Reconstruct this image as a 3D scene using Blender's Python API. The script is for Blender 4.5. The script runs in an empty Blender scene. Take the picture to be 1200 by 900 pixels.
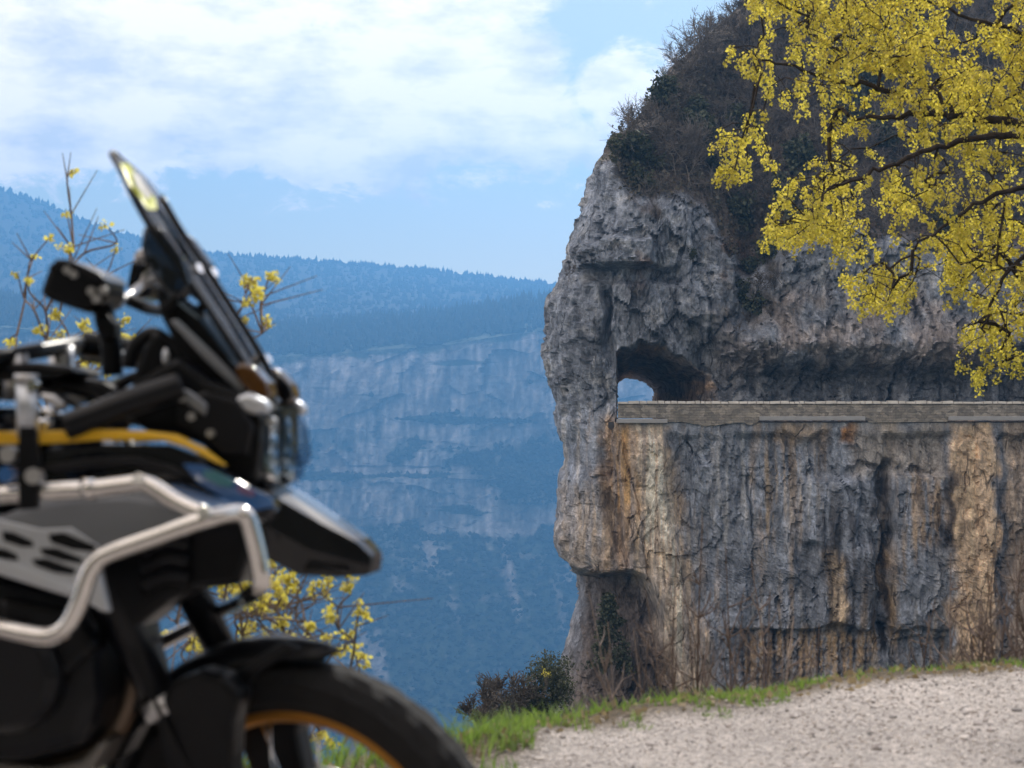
import bpy, bmesh, math, random
import numpy as np
from math import radians, sin, cos, pi
from mathutils import Vector, Matrix

SC = bpy.context.scene
COL = SC.collection
FPX = 2333.0            # focal length in photo pixels (70 mm on 36 mm, 1200 px wide)
CZ = 1.089               # eye height of the crouching photographer
HZ = 470.0              # photo row of the horizon
rnd = random.Random(7)
RNG = np.random.default_rng(11)


def at(px, py, Y):
    """point that stands at distance Y in the direction of a photo pixel"""
    return Vector(((px - 600.0) / FPX * Y, Y, CZ + (HZ - py) / FPX * Y))


# ------------------------------------------------------------------ noise
_P = np.random.default_rng(5).permutation(4096).astype(np.int64)
_G = np.random.default_rng(6).normal(size=(4096, 3))
_G /= np.linalg.norm(_G, axis=1)[:, None]
_R = np.random.default_rng(8).random((4096, 4))


def _h(i, j, k):
    return _P[(_P[(_P[i & 4095] + j) & 4095] + k) & 4095]


def gnoise(p):
    p = np.asarray(p, float)
    i = np.floor(p).astype(np.int64)
    f = p - i
    w = f * f * f * (f * (f * 6 - 15) + 10)
    out = 0
    for a in (0, 1):
        for b in (0, 1):
            for c in (0, 1):
                g = _G[_h(i[:, 0] + a, i[:, 1] + b, i[:, 2] + c)]
                d = (g * (f - np.array([a, b, c]))).sum(1)
                ww = (w[:, 0] if a else 1 - w[:, 0]) * (w[:, 1] if b else 1 - w[:, 1]) * (w[:, 2] if c else 1 - w[:, 2])
                out = out + d * ww
    return out * 1.5


def fbm(p, octv=4, gain=.5, lac=2.03, ridge=False):
    p = np.asarray(p, float)
    s, a, t = 0, 1.0, 0
    for o in range(octv):
        n = gnoise(p + o * 17.3)
        if ridge:
            n = 1 - 2 * np.abs(n)
        s = s + a * n
        t += a
        a *= gain
        p = p * lac
    return s / t


def worley(p, jit=.9):
    """nearest cell: distance, second distance, cell random (N,4), offset to the cell's point"""
    i = np.floor(p).astype(np.int64)
    n = len(p)
    d1 = np.full(n, 9.0); d2 = np.full(n, 9.0)
    rid = np.zeros((n, 4)); off = np.zeros((n, 3))
    for a in (-1, 0, 1):
        for b in (-1, 0, 1):
            for c in (-1, 0, 1):
                cell = i + np.array([a, b, c])
                r = _R[_h(cell[:, 0], cell[:, 1], cell[:, 2])]
                v = cell + .5 + (r[:, :3] - .5) * jit - p
                d = np.sqrt((v * v).sum(1))
                m = d < d1
                d2 = np.where(m, d1, np.minimum(d2, d))
                d1 = np.where(m, d, d1)
                rid[m] = r[m]; off[m] = v[m]
    return d1, d2, rid, off


def sstep(a, b, x):
    t = np.clip((x - a) / (b - a), 0, 1)
    return t * t * (3 - 2 * t)


# ------------------------------------------------------------------ materials
class NT:
    def __init__(s, tree):
        s.t = tree; s.n = tree.nodes; s.l = tree.links

    def new(s, typ, **kw):
        nd = s.n.new(typ)
        for k, v in kw.items():
            if k.startswith('i_'):
                key = k[2:]
                key = int(key) if key.isdigit() else key.replace('_', ' ')
                s.put(nd.inputs[key], v)
            else:
                setattr(nd, k, v)
        return nd

    def put(s, sock, v):
        if isinstance(v, bpy.types.NodeSocket):
            s.l.new(v, sock)
        elif isinstance(v, bpy.types.Node):
            s.l.new(v.outputs[0], sock)
        else:
            sock.default_value = v

    def math(s, op, a, b=None, c=None, clamp=False):
        nd = s.n.new('ShaderNodeMath'); nd.operation = op; nd.use_clamp = clamp
        s.put(nd.inputs[0], a)
        if b is not None: s.put(nd.inputs[1], b)
        if c is not None: s.put(nd.inputs[2], c)
        return nd.outputs[0]

    def mix(s, f, a, b, mode='MIX'):
        nd = s.n.new('ShaderNodeMix'); nd.data_type = 'RGBA'; nd.blend_type = mode
        s.put(nd.inputs[0], f); s.put(nd.inputs[6], a); s.put(nd.inputs[7], b)
        return nd.outputs[2]

    def ramp(s, f, stops, interp='LINEAR'):
        nd = s.n.new('ShaderNodeValToRGB')
        cr = nd.color_ramp; cr.interpolation = interp
        while len(cr.elements) < len(stops): cr.elements.new(.5)
        for e, (p, c) in zip(cr.elements, stops):
            e.position = p
            e.color = (c, c, c, 1) if not hasattr(c, '__len__') else (*c[:3], 1)
        s.put(nd.inputs[0], f)
        return nd.outputs[0]

    def noise(s, vec, scale, detail=4, rough=.5, dist=0.0):
        nd = s.new('ShaderNodeTexNoise')
        nd.inputs['Scale'].default_value = scale; nd.inputs['Detail'].default_value = detail
        nd.inputs['Roughness'].default_value = rough; nd.inputs['Distortion'].default_value = dist
        if vec is not None: s.put(nd.inputs['Vector'], vec)
        return nd.outputs[0]

    def mapping(s, vec, scale=(1, 1, 1), loc=(0, 0, 0)):
        nd = s.new('ShaderNodeMapping')
        nd.inputs['Scale'].default_value = scale; nd.inputs['Location'].default_value = loc
        s.put(nd.inputs['Vector'], vec)
        return nd.outputs[0]


def material(name):
    m = bpy.data.materials.new(name)
    m.use_nodes = True
    nt = NT(m.node_tree)
    nt.n.clear()
    out = nt.new('ShaderNodeOutputMaterial')
    return m, nt, out


def principled(name, col, rough=.5, metal=0.0, spec=.5, coat=0.0, var=.0, vscale=20, bump=0.0, bscale=60, trans=0.0, ior=1.45):
    m, nt, out = material(name)
    b = nt.new('ShaderNodeBsdfPrincipled')
    b.inputs['Roughness'].default_value = rough
    b.inputs['Metallic'].default_value = metal
    b.inputs['Specular IOR Level'].default_value = spec
    b.inputs['Coat Weight'].default_value = coat
    b.inputs['Coat Roughness'].default_value = .05
    b.inputs['Transmission Weight'].default_value = trans
    b.inputs['IOR'].default_value = ior
    c4 = (*col, 1)
    tc = nt.new('ShaderNodeTexCoord')
    if var > 0:
        n = nt.noise(tc.outputs['Object'], vscale, 4)
        dark = tuple(c * (1 - var) for c in col) + (1,)
        lite = tuple(min(1, c * (1 + var)) for c in col) + (1,)
        nt.put(b.inputs['Base Color'], nt.mix(n, dark, lite))
        nt.put(b.inputs['Roughness'], nt.math('MULTIPLY_ADD', n, .3 * rough, rough * .85))
    else:
        b.inputs['Base Color'].default_value = c4
    if bump > 0:
        bp = nt.new('ShaderNodeBump'); bp.inputs['Strength'].default_value = bump
        bp.inputs['Distance'].default_value = .004
        nt.put(bp.inputs['Height'], nt.noise(tc.outputs['Object'], bscale, 3))
        nt.put(b.inputs['Normal'], bp)
    nt.put(out.inputs['Surface'], b)
    return m


def leafmat(name, c1, c2, trans=.5, tcol=None, rough=.6):
    """thin leaf: diffuse plus translucent, colour varies from leaf to leaf"""
    m, nt, out = material(name)
    geo = nt.new('ShaderNodeNewGeometry')
    col = nt.mix(geo.outputs['Random Per Island'], (*c1, 1), (*c2, 1))
    d = nt.new('ShaderNodeBsdfDiffuse'); nt.put(d.inputs[0], col)
    t = nt.new('ShaderNodeBsdfTranslucent')
    nt.put(t.inputs[0], nt.mix(.5, col, (*tcol, 1)) if tcol else col)
    mx = nt.new('ShaderNodeMixShader'); mx.inputs[0].default_value = trans
    nt.put(mx.inputs[1], d); nt.put(mx.inputs[2], t)
    g = nt.new('ShaderNodeBsdfGlossy'); g.inputs['Roughness'].default_value = rough
    m2 = nt.new('ShaderNodeMixShader'); m2.inputs[0].default_value = .04
    nt.put(m2.inputs[1], mx); nt.put(m2.inputs[2], g)
    nt.put(out.inputs['Surface'], m2)
    return m


def barkmat(name, c1, c2, scale=30):
    m, nt, out = material(name)
    b = nt.new('ShaderNodeBsdfPrincipled'); b.inputs['Roughness'].default_value = .9
    b.inputs['Specular IOR Level'].default_value = .2
    tc = nt.new('ShaderNodeTexCoord')
    n = nt.noise(tc.outputs['Object'], scale, 5, .65)
    nt.put(b.inputs['Base Color'], nt.mix(nt.ramp(n, [(.35, 0.0), (.65, 1.0)]), (*c1, 1), (*c2, 1)))
    bp = nt.new('ShaderNodeBump'); bp.inputs['Strength'].default_value = .6; bp.inputs['Distance'].default_value = .01
    nt.put(bp.inputs['Height'], n); nt.put(b.inputs['Normal'], bp)
    nt.put(out.inputs['Surface'], b)
    return m


# ------------------------------------------------------------------ objects
def mesh_np(name, V, F, mat=None, parent=None, smooth=False, attrs=None, mats=None, midx=None):
    """V (N,3) and F (M,k) arrays -> one mesh object"""
    V = np.asarray(V, np.float32); F = np.asarray(F, np.int32)
    me = bpy.data.meshes.new(name)
    me.vertices.add(len(V)); me.vertices.foreach_set('co', V.ravel())
    k = F.shape[1]
    me.loops.add(F.size); me.loops.foreach_set('vertex_index', F.ravel())
    me.polygons.add(len(F))
    me.polygons.foreach_set('loop_start', np.arange(0, F.size, k, dtype=np.int32))
    me.polygons.foreach_set('use_smooth', np.full(len(F), smooth, dtype=bool))
    if midx is not None: me.polygons.foreach_set('material_index', np.asarray(midx, np.int32))
    for an, av in (attrs or {}).items():
        a = me.attributes.new(an, 'FLOAT_COLOR', 'POINT')
        c = np.ones((len(V), 4), np.float32); c[:, :av.shape[1]] = av
        a.data.foreach_set('color', c.ravel())
    me.update(calc_edges=True); me.validate()
    o = bpy.data.objects.new(name, me); COL.objects.link(o)
    for m in (mats or ([mat] if mat else [])): me.materials.append(m)
    if parent is not None: o.parent = parent
    return o


def mesh_py(name, V, F, mat=None, parent=None, smooth=False):
    me = bpy.data.meshes.new(name)
    me.from_pydata([tuple(v) for v in V], [], [tuple(f) for f in F])
    me.update()
    if smooth:
        me.polygons.foreach_set('use_smooth', [True] * len(me.polygons))
    o = bpy.data.objects.new(name, me); COL.objects.link(o)
    if mat: me.materials.append(mat)
    if parent is not None: o.parent = parent
    return o


def empty(name, loc=(0, 0, 0), rz=0.0):
    o = bpy.data.objects.new(name, None); COL.objects.link(o)
    o.location = loc; o.rotation_euler = (0, 0, rz)
    o.empty_display_size = .1
    return o


def tag(o, label=None, cat=None, group=None, kind=None):
    if label: o['label'] = label
    if cat: o['category'] = cat
    if group: o['group'] = group
    if kind: o['kind'] = kind
    return o


def copy_tree(o, parent=None):
    c = o.copy(); COL.objects.link(c)
    if parent is not None: c.parent = parent
    for ch in list(o.children): copy_tree(ch, c)
    return c


class MB:
    """collects shapes, then links them as one mesh object"""
    def __init__(s): s.V = []; s.F = []

    def add(s, V, F):
        b = len(s.V)
        s.V.extend([tuple(v) for v in V]); s.F.extend([tuple(i + b for i in f) for f in F])
        return s

    def tube(s, pts, r, n=8, cap=True):
        pts = [Vector(p) for p in pts]
        rs = r if hasattr(r, '__len__') else [r] * len(pts)
        t0 = (pts[1] - pts[0]).normalized()
        up = Vector((0, 0, 1)) if abs(t0.z) < .9 else Vector((1, 0, 0))
        side = t0.cross(up).normalized()
        V = []; F = []
        for i, p in enumerate(pts):
            t = (pts[min(i + 1, len(pts) - 1)] - pts[max(i - 1, 0)])
            t = t.normalized() if t.length > 1e-9 else t0
            side = (side - t * side.dot(t)).normalized()
            nrm = t.cross(side)
            for k in range(n):
                a = 2 * pi * k / n
                V.append(p + (side * cos(a) + nrm * sin(a)) * rs[i])
        for i in range(len(pts) - 1):
            for k in range(n):
                F.append((i * n + k, i * n + (k + 1) % n, (i + 1) * n + (k + 1) % n, (i + 1) * n + k))
        if cap:
            F.append(tuple(range(n - 1, -1, -1))); F.append(tuple(range((len(pts) - 1) * n, len(pts) * n)))
        return s.add(V, F)

    def build(s, name, mat, parent=None, smooth=False, bevel=0.0, sub=0):
        o = mesh_py(name, s.V, s.F, mat, parent, smooth)
        finish(o, bevel, sub, smooth)
        return o


def finish(o, bevel=0.0, sub=0, smooth=False):
    if bevel > 0:
        bm = bmesh.new(); bm.from_mesh(o.data)
        bmesh.ops.remove_doubles(bm, verts=bm.verts, dist=1e-5)
        bmesh.ops.recalc_face_normals(bm, faces=bm.faces)
        es = [e for e in bm.edges if len(e.link_faces) == 2 and e.calc_face_angle(0) > .6]
        bmesh.ops.bevel(bm, geom=es, offset=bevel, segments=2, profile=.6, affect='EDGES', clamp_overlap=True)
        bm.to_mesh(o.data); bm.free()
        o.data.polygons.foreach_set('use_smooth', [smooth] * len(o.data.polygons))
    if sub:
        md = o.modifiers.new('Subdivision', 'SUBSURF'); md.levels = sub; md.render_levels = sub
    return o


def catmull(pts, k=6):
    P = [Vector(p) for p in pts]
    if len(P) < 3: return P
    P = [P[0] * 2 - P[1]] + P + [P[-1] * 2 - P[-2]]
    out = []
    for i in range(1, len(P) - 2):
        for j in range(k):
            t = j / k
            out.append(.5 * ((2 * P[i]) + (P[i + 1] - P[i - 1]) * t + (2 * P[i - 1] - 5 * P[i] + 4 * P[i + 1] - P[i + 2]) * t * t
                             + (3 * P[i] - P[i - 1] - 3 * P[i + 1] + P[i + 2]) * t ** 3))
    out.append(P[-2])
    return out


# ------------------------------------------------------------------ camera, sky, sun, air
cam = bpy.data.cameras.new('camera'); camo = bpy.data.objects.new('camera', cam); COL.objects.link(camo)
camo.location = (0, 0, CZ)
camo.rotation_euler = (radians(90) + math.atan((HZ - 450) / FPX), 0, 0)
cam.sensor_width = 36; cam.lens = 36 * FPX / 1200
cam.clip_start = .05; cam.clip_end = 20000
cam.dof.use_dof = True; cam.dof.focus_distance = 80; cam.dof.aperture_fstop = 6.0
SC.camera = camo

SUN_EL, SUN_AZ = radians(43), radians(24)       # azimuth to the right of the view
S = Vector((sin(SUN_AZ) * cos(SUN_EL), cos(SUN_AZ) * cos(SUN_EL), sin(SUN_EL)))
sl = bpy.data.lights.new('sun', 'SUN'); sl.energy = 3.9; sl.angle = radians(.53); sl.color = (1, .95, .86)
so = bpy.data.objects.new('sun', sl); COL.objects.link(so)
so.rotation_euler = S.to_track_quat('Z', 'Y').to_euler(); so.location = (0, 0, 50)

W = bpy.data.worlds.new('World'); SC.world = W; W.use_nodes = True
nt = NT(W.node_tree); nt.n.clear()
wo = nt.new('ShaderNodeOutputWorld'); bg = nt.new('ShaderNodeBackground'); bg.inputs[1].default_value = SKY_STRENGTH = .1
sky = nt.new('ShaderNodeTexSky', sky_type='NISHITA', sun_disc=False)
sky.sun_elevation = SUN_EL; sky.sun_rotation = SUN_AZ
sky.altitude = 900; sky.air_density = 1.0; sky.dust_density = 1.3; sky.ozone_density = 2.0
tc = nt.new('ShaderNodeTexCoord')
sp = nt.new('ShaderNodeSeparateXYZ'); nt.put(sp.inputs[0], tc.outputs['Generated'])
X, Y, Z = sp.outputs
# cloud layer: a broken bank to the left, low over the horizon, thinning to blue on the right
az = nt.math('ARCTAN2', X, Y)
el = nt.math('ARCSINE', Z)
cv = nt.new('ShaderNodeCombineXYZ'); nt.put(cv.inputs[0], az); nt.put(cv.inputs[1], nt.math('MULTIPLY', el, 1.7))
n1 = nt.noise(cv, 13.0, 10, .64, .35)
n2 = nt.noise(nt.mapping(cv, (1, 1, 1), (3.1, 1.7, .4)), 26.0, 7, .66, .4)
base = nt.math('SUBTRACT', nt.math('MULTIPLY_ADD', n2, .4, nt.math('MULTIPLY', n1, .85)), .64)
up = nt.new('ShaderNodeMapRange', interpolation_type='SMOOTHSTEP'); nt.put(up.inputs[0], nt.math('MULTIPLY_ADD', n2, .05, el))
up.inputs[1].default_value = .112; up.inputs[2].default_value = .150; up.inputs[3].default_value = -.26; up.inputs[4].default_value = .20
rt = nt.new('ShaderNodeMapRange', interpolation_type='SMOOTHSTEP'); nt.put(rt.inputs[0], nt.math('MULTIPLY_ADD', el, .35, az))
rt.inputs[1].default_value = .05; rt.inputs[2].default_value = .12; rt.inputs[3].default_value = .0; rt.inputs[4].default_value = -.34
hi = nt.new('ShaderNodeMapRange', interpolation_type='SMOOTHSTEP'); nt.put(hi.inputs[0], el)
hi.inputs[1].default_value = .24; hi.inputs[2].default_value = .5; hi.inputs[3].default_value = .0; hi.inputs[4].default_value = .14  # extra cloud overhead, out of view, added to brighten the shaded rock
# one small puff to the right of the bank
pu = nt.math('POWER', nt.math('DIVIDE', nt.math('SUBTRACT', az, .064), .022), 2)
pv = nt.math('POWER', nt.math('DIVIDE', nt.math('SUBTRACT', el, .158), .02), 2)
puff = nt.math('MULTIPLY', nt.math('SUBTRACT', 1, nt.math('MULTIPLY', nt.math('ADD', pu, pv), .45), clamp=True), nt.math('MULTIPLY', nt.math('ADD', n2, n1), .42))
dens = nt.math('ADD', nt.math('ADD', base, up.outputs[0]), nt.math('ADD', nt.math('ADD', rt.outputs[0], hi.outputs[0]), puff))
cm = nt.new('ShaderNodeMapRange', interpolation_type='SMOOTHSTEP'); nt.put(cm.inputs[0], dens)
cm.inputs[1].default_value = -.11; cm.inputs[2].default_value = .09; cm.inputs[4].default_value = .93
tone = nt.ramp(nt.noise(nt.mapping(cv, (1, 1.3, 1), (.6, 2.2, 0)), 14, 6, .6), [(.36, (9.2, 8.3, 7.8)), (.56, (15.6, 13.3, 11.3))])
SKYTINT = (1.34, 1.08, .80, 1)
skyc = nt.mix(1.0, sky.outputs[0], SKYTINT, 'MULTIPLY')
nt.put(bg.inputs[0], nt.mix(cm.outputs[0], skyc, tone))
nt.put(wo.inputs[0], bg)

vs = SC.view_settings
SC.display_settings.display_device = 'sRGB'
vs.view_transform = 'Standard'; vs.look = 'None'; vs.gamma = 1; vs.exposure = EXPO = 0.42
vs.use_curve_mapping = False
cy = SC.cycles
cy.use_denoising = True
cy.max_bounces = 8; cy.diffuse_bounces = 3; cy.glossy_bounces = 3; cy.transmission_bounces = 6
cy.transparent_max_bounces = 12; cy.volume_bounces = 0
cy.sample_clamp_indirect = 6
cy.use_adaptive_sampling = True; cy.adaptive_threshold = .02

HAZE_DENSITY = .00034
HAZE_COLOR = (.16, .46, .99, 1)
def haze_box():
    x0, x1, y0, y1, z0, z1 = -2300, 2300, -60, 4150, -600, 475
    V = [(x, y, z) for x in (x0, x1) for y in (y0, y1) for z in (z0, z1)]
    F = [(0, 1, 3, 2), (4, 6, 7, 5), (0, 4, 5, 1), (2, 3, 7, 6), (0, 2, 6, 4), (1, 5, 7, 3)]
    m, nt, out = material('haze')
    v = nt.new('ShaderNodeVolumePrincipled')
    v.inputs['Color'].default_value = HAZE_COLOR
    v.inputs['Density'].default_value = HAZE_DENSITY
    v.inputs['Anisotropy'].default_value = .5
    nt.put(out.inputs['Volume'], v)
    m.cycles.homogeneous_volume = True
    o = mesh_py('haze', V, F, m)
    tag(o, 'blue air haze filling the gorge between the viewer and the far cliffs', 'haze', kind='stuff')
haze_box()
# ------------------------------------------------------------------ far side of the gorge
def grid_faces(nr, nc):
    a = (np.arange(nr - 1)[:, None] * nc + np.arange(nc - 1)[None, :]).ravel()
    return np.stack([a, a + 1, a + nc + 1, a + nc], 1)


def attr_mat(name, attr='tint', rough=.9, bump=.5, bdist=.1, nscale=2.0, stretch=(1, 1, 1), contrast=.35, nscale2=None, cracks=False):
    """surface whose stain colours are stored per vertex, broken up by fine noise"""
    m, nt, out = material(name)
    b = nt.new('ShaderNodeBsdfPrincipled'); b.inputs['Roughness'].default_value = rough
    b.inputs['Specular IOR Level'].default_value = .25
    a = nt.new('ShaderNodeAttribute', attribute_name=attr)
    tc = nt.new('ShaderNodeTexCoord')
    n = nt.noise(nt.mapping(tc.outputs['Object'], stretch), nscale, 6, .68)
    f = nt.math('MULTIPLY_ADD', nt.ramp(n, [(.28, 0.0), (.72, 1.0)]), 2 * contrast, 1 - contrast)
    if nscale2:
        n2 = nt.noise(tc.outputs['Object'], nscale2, 4, .7)
        f = nt.math('MULTIPLY', f, nt.math('MULTIPLY_ADD', nt.ramp(n2, [(.3, 0.0), (.7, 1.0)]), .5, .75))
        n = nt.math('MULTIPLY_ADD', n2, .45, n)
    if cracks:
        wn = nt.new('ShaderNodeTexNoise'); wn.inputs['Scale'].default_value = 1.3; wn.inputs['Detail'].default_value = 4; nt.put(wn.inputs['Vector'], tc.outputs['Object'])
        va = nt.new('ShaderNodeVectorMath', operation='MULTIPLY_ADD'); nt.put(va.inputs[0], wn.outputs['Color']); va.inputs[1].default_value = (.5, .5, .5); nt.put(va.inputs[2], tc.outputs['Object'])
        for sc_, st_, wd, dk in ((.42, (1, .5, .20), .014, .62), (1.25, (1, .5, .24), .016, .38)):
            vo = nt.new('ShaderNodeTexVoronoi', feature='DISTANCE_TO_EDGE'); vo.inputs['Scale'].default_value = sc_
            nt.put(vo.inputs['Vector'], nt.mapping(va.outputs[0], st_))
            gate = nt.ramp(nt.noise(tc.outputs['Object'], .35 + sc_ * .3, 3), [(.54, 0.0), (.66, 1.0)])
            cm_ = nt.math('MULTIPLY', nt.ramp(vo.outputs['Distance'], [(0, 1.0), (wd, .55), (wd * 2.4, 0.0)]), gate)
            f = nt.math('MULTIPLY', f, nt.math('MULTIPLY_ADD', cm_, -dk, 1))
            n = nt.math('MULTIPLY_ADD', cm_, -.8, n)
        for sc_, st_, am in ((1.5, (1, .6, .4), .18), (4.2, (1, .7, .5), .16)):
            v3 = nt.new('ShaderNodeTexVoronoi'); v3.inputs['Scale'].default_value = sc_
            nt.put(v3.inputs['Vector'], nt.mapping(va.outputs[0], st_))
            s3 = nt.new('ShaderNodeSeparateColor'); nt.put(s3.inputs[0], v3.outputs['Color'])
            n = nt.math('MULTIPLY_ADD', s3.outputs[0], am, n)
            f = nt.math('MULTIPLY', f, nt.math('MULTIPLY_ADD', s3.outputs[1], .44, .80))
        n3 = nt.noise(tc.outputs['Object'], 24, 3, .75)
        f = nt.math('MULTIPLY', f, nt.math('MULTIPLY_ADD', nt.ramp(n3, [(.3, 0.0), (.7, 1.0)]), .4, .8))
        n = nt.math('MULTIPLY_ADD', n3, .18, n)
    vm = nt.new('ShaderNodeVectorMath', operation='SCALE'); nt.put(vm.inputs[0], a.outputs['Color']); nt.put(vm.inputs['Scale'], f)
    nt.put(b.inputs['Base Color'], vm.outputs[0])
    bp = nt.new('ShaderNodeBump'); bp.inputs['Strength'].default_value = bump; bp.inputs['Distance'].default_value = bdist
    nt.put(bp.inputs['Height'], n); nt.put(b.inputs['Normal'], bp)
    nt.put(out.inputs['Surface'], b)
    return m


def fx(px, Y): return (px - 600.0) / FPX * Y
def fz(py, Y): return CZ + (HZ - py) / FPX * Y

WALL_Y = 2000.0
def box2(v): return sstep(.0, .4, v)


def far_wall():
    nc = 620
    xs = np.linspace(-1100, 900, nc)
    px = 600 + xs / WALL_Y * FPX
    rim = np.interp(px, [-400, 0, 150, 310, 380, 440, 520, 600, 655, 760, 1100], [372, 384, 396, 418, 415, 410, 405, 392, 386, 380, 372])
    # profile: (photo row, distance) from gorge floor to plateau, spread by rows
    prof = [(1180, 1500, 6), (1000, 1600, 14), (850, 1770, 30), (760, 1850, 34), (690, 1905, 30), (640, 1945, 26), (618, 1962, 26), (590, 1966, 36), (560, 1974, 22),
            (546, 1992, 26), (520, 2000, 46), (470, 2006, 46), (432, 2012, 40), (0, 2018, 8), (-1, 2040, 10), (-2, 2120, 12), (-3, 2330, 0)]
    rows = []
    for (a, ya, n), (b, yb, _) in zip(prof[:-1], prof[1:]):
        for k in range(n):
            rows.append((a, ya, b, yb, k / n))
    rows.append((-3, 2330, -3, 2330, 0))
    def res(r):
        z = np.full(nc, r, float)
        if r == 0: return rim
        if r == -1: return rim - 5
        if r == -2: return rim - 20
        if r == -3: return rim - 34
        return z
    V = np.zeros((len(rows), nc, 3))
    w1 = fbm(np.stack([xs / 260, xs * 0, xs * 0 + 3], 1), 4)
    w2 = fbm(np.stack([xs / 130, xs * 0, xs * 0 + 9], 1), 4)
    for i, (a, ya, b, yb, t) in enumerate(rows):
        py = res(a) * (1 - t) + res(b) * t
        yy = ya * (1 - t) + yb * t
        shift = w2 * 16 * (430 < a < 640)          # benches rise and fall along the wall
        V[i, :, 0] = xs
        V[i, :, 1] = yy + w1 * 40
        V[i, :, 2] = fz(py + shift, yy)
    P = V.reshape(-1, 3)
    n1 = fbm(P / np.array([60, 60, 130]), 5)
    n2 = fbm(P / np.array([14, 14, 46]), 4, ridge=True)
    d1, d2, rid, off = worley(P / np.array([34, 200, 26]))
    steep = np.repeat(np.array([1.0 if (432 <= r[0] <= 546 or 590 <= r[0] <= 618 or r[0] == 0) else (.55 if 546 < r[0] < 590 else .25) for r in rows]), nc)
    P[:, 1] -= (n1 * 22 + n2 * 6) * (.4 + .6 * steep) + (rid[:, 3] - .5) * 14 * steep
    gul = fbm(P[:, [0, 1, 1]] / np.array([55, 900, 900]), 4, ridge=True)
    P[:, 2] += gul * 14 * (1 - steep) * (P[:, 2] < -90) * (P[:, 2] > -520)
    # colours: pale limestone, dark wood on benches and talus, scree chutes
    rock = np.array([.54, .49, .46]); rock2 = np.array([.30, .29, .29]); wood = np.array([.045, .06, .04]); scree = np.array([.30, .27, .25])
    pyv = HZ - (P[:, 2] - CZ) / P[:, 1] * FPX; pxv = 600 + P[:, 0] / P[:, 1] * FPX
    lay = fbm(np.stack([P[:, 0] / 300, P[:, 2] / 7, P[:, 2] * 0], 1), 4)
    r = np.clip(.5 + 1.0 * fbm(P / np.array([30, 30, 60]), 5) + .45 * lay, 0, 1)[:, None]
    c = rock * r + rock2 * (1 - r)
    pk = sstep(.05, .5, fbm(P / np.array([70, 70, 70]) + 31, 3))[:, None]
    c = c * (1 - pk * .6) + np.array([.56, .47, .41]) * pk * .6
    crk = fbm(np.stack([P[:, 0] / 9, P[:, 2] / 60, P[:, 2] * 0], 1) + 21, 4, ridge=True)
    c = c * (1 - .55 * sstep(.25, .75, crk))[:, None]
    veg = np.zeros(len(P))
    nz = fbm(P / np.array([40, 40, 24]) + 7, 5)
    led = fbm(np.stack([P[:, 0] / 120, P[:, 2] / 13, P[:, 1] * 0], 1) + 3, 4)
    veg = np.maximum(veg, sstep(.24, .40, led + .25 * nz))                       # ledges
    veg = np.maximum(veg, sstep(505, 535, pyv + nz * 34) * (1 - sstep(548, 566, pyv + nz * 30)) * (.9 * sstep(-.1, .2, nz)))
    veg = np.maximum(veg, sstep(600, 640, pyv + nz * 60) * (1 - .6 * box2(fbm(P / np.array([22, 40, 12]) + 19, 4)) * (1 - sstep(690, 760, pyv))))
    rightw = sstep(548, 590, pxv + nz * 60) * sstep(505, 530, pyv + nz * 20) * (1 - sstep(570, 620, pyv))
    veg = np.maximum(veg, rightw * .85)
    ch = fbm(np.stack([(P[:, 0] + .25 * P[:, 2]) / 26, P[:, 2] / 160, P[:, 2] * 0], 1) + 12, 4)
    chute = sstep(.12, .35, ch) * sstep(600, 650, pyv) * (1 - sstep(780, 860, pyv))
    hold = sstep(.25, .4, fbm(P / np.array([16, 16, 16]) + 2, 3))
    veg = np.clip(veg - chute * .6, 0, 1) * (1 - .25 * hold)
    veg[np.repeat(np.array([r[0] < 0 for r in rows]), nc)] = 1
    veg = np.maximum(veg, sstep(10, 2, pyv - rim_at(pxv) - nz * 22))
    c = c * (1 - veg[:, None]) + wood * veg[:, None]
    sc_ = (chute * .75)[:, None]; c = c * (1 - sc_) + scree * sc_
    m = attr_mat('far_cliff_rock', bump=.9, bdist=6, nscale=.035, stretch=(1, 1, .55), contrast=.5, nscale2=.16)
    o = mesh_np('far_cliff', P, grid_faces(len(rows), nc), m, attrs={'tint': c})
    tag(o, 'pale layered limestone wall across the gorge, blue with distance, wooded along its benches', 'cliff', kind='structure')
    return P, veg, pyv, pxv

RIMX = [-400, 0, 150, 310, 380, 440, 520, 600, 655, 760, 1100]; RIMY = [372, 384, 396, 418, 415, 410, 405, 392, 386, 380, 372]
def rim_at(px): return np.interp(px, RIMX, RIMY)


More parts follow.
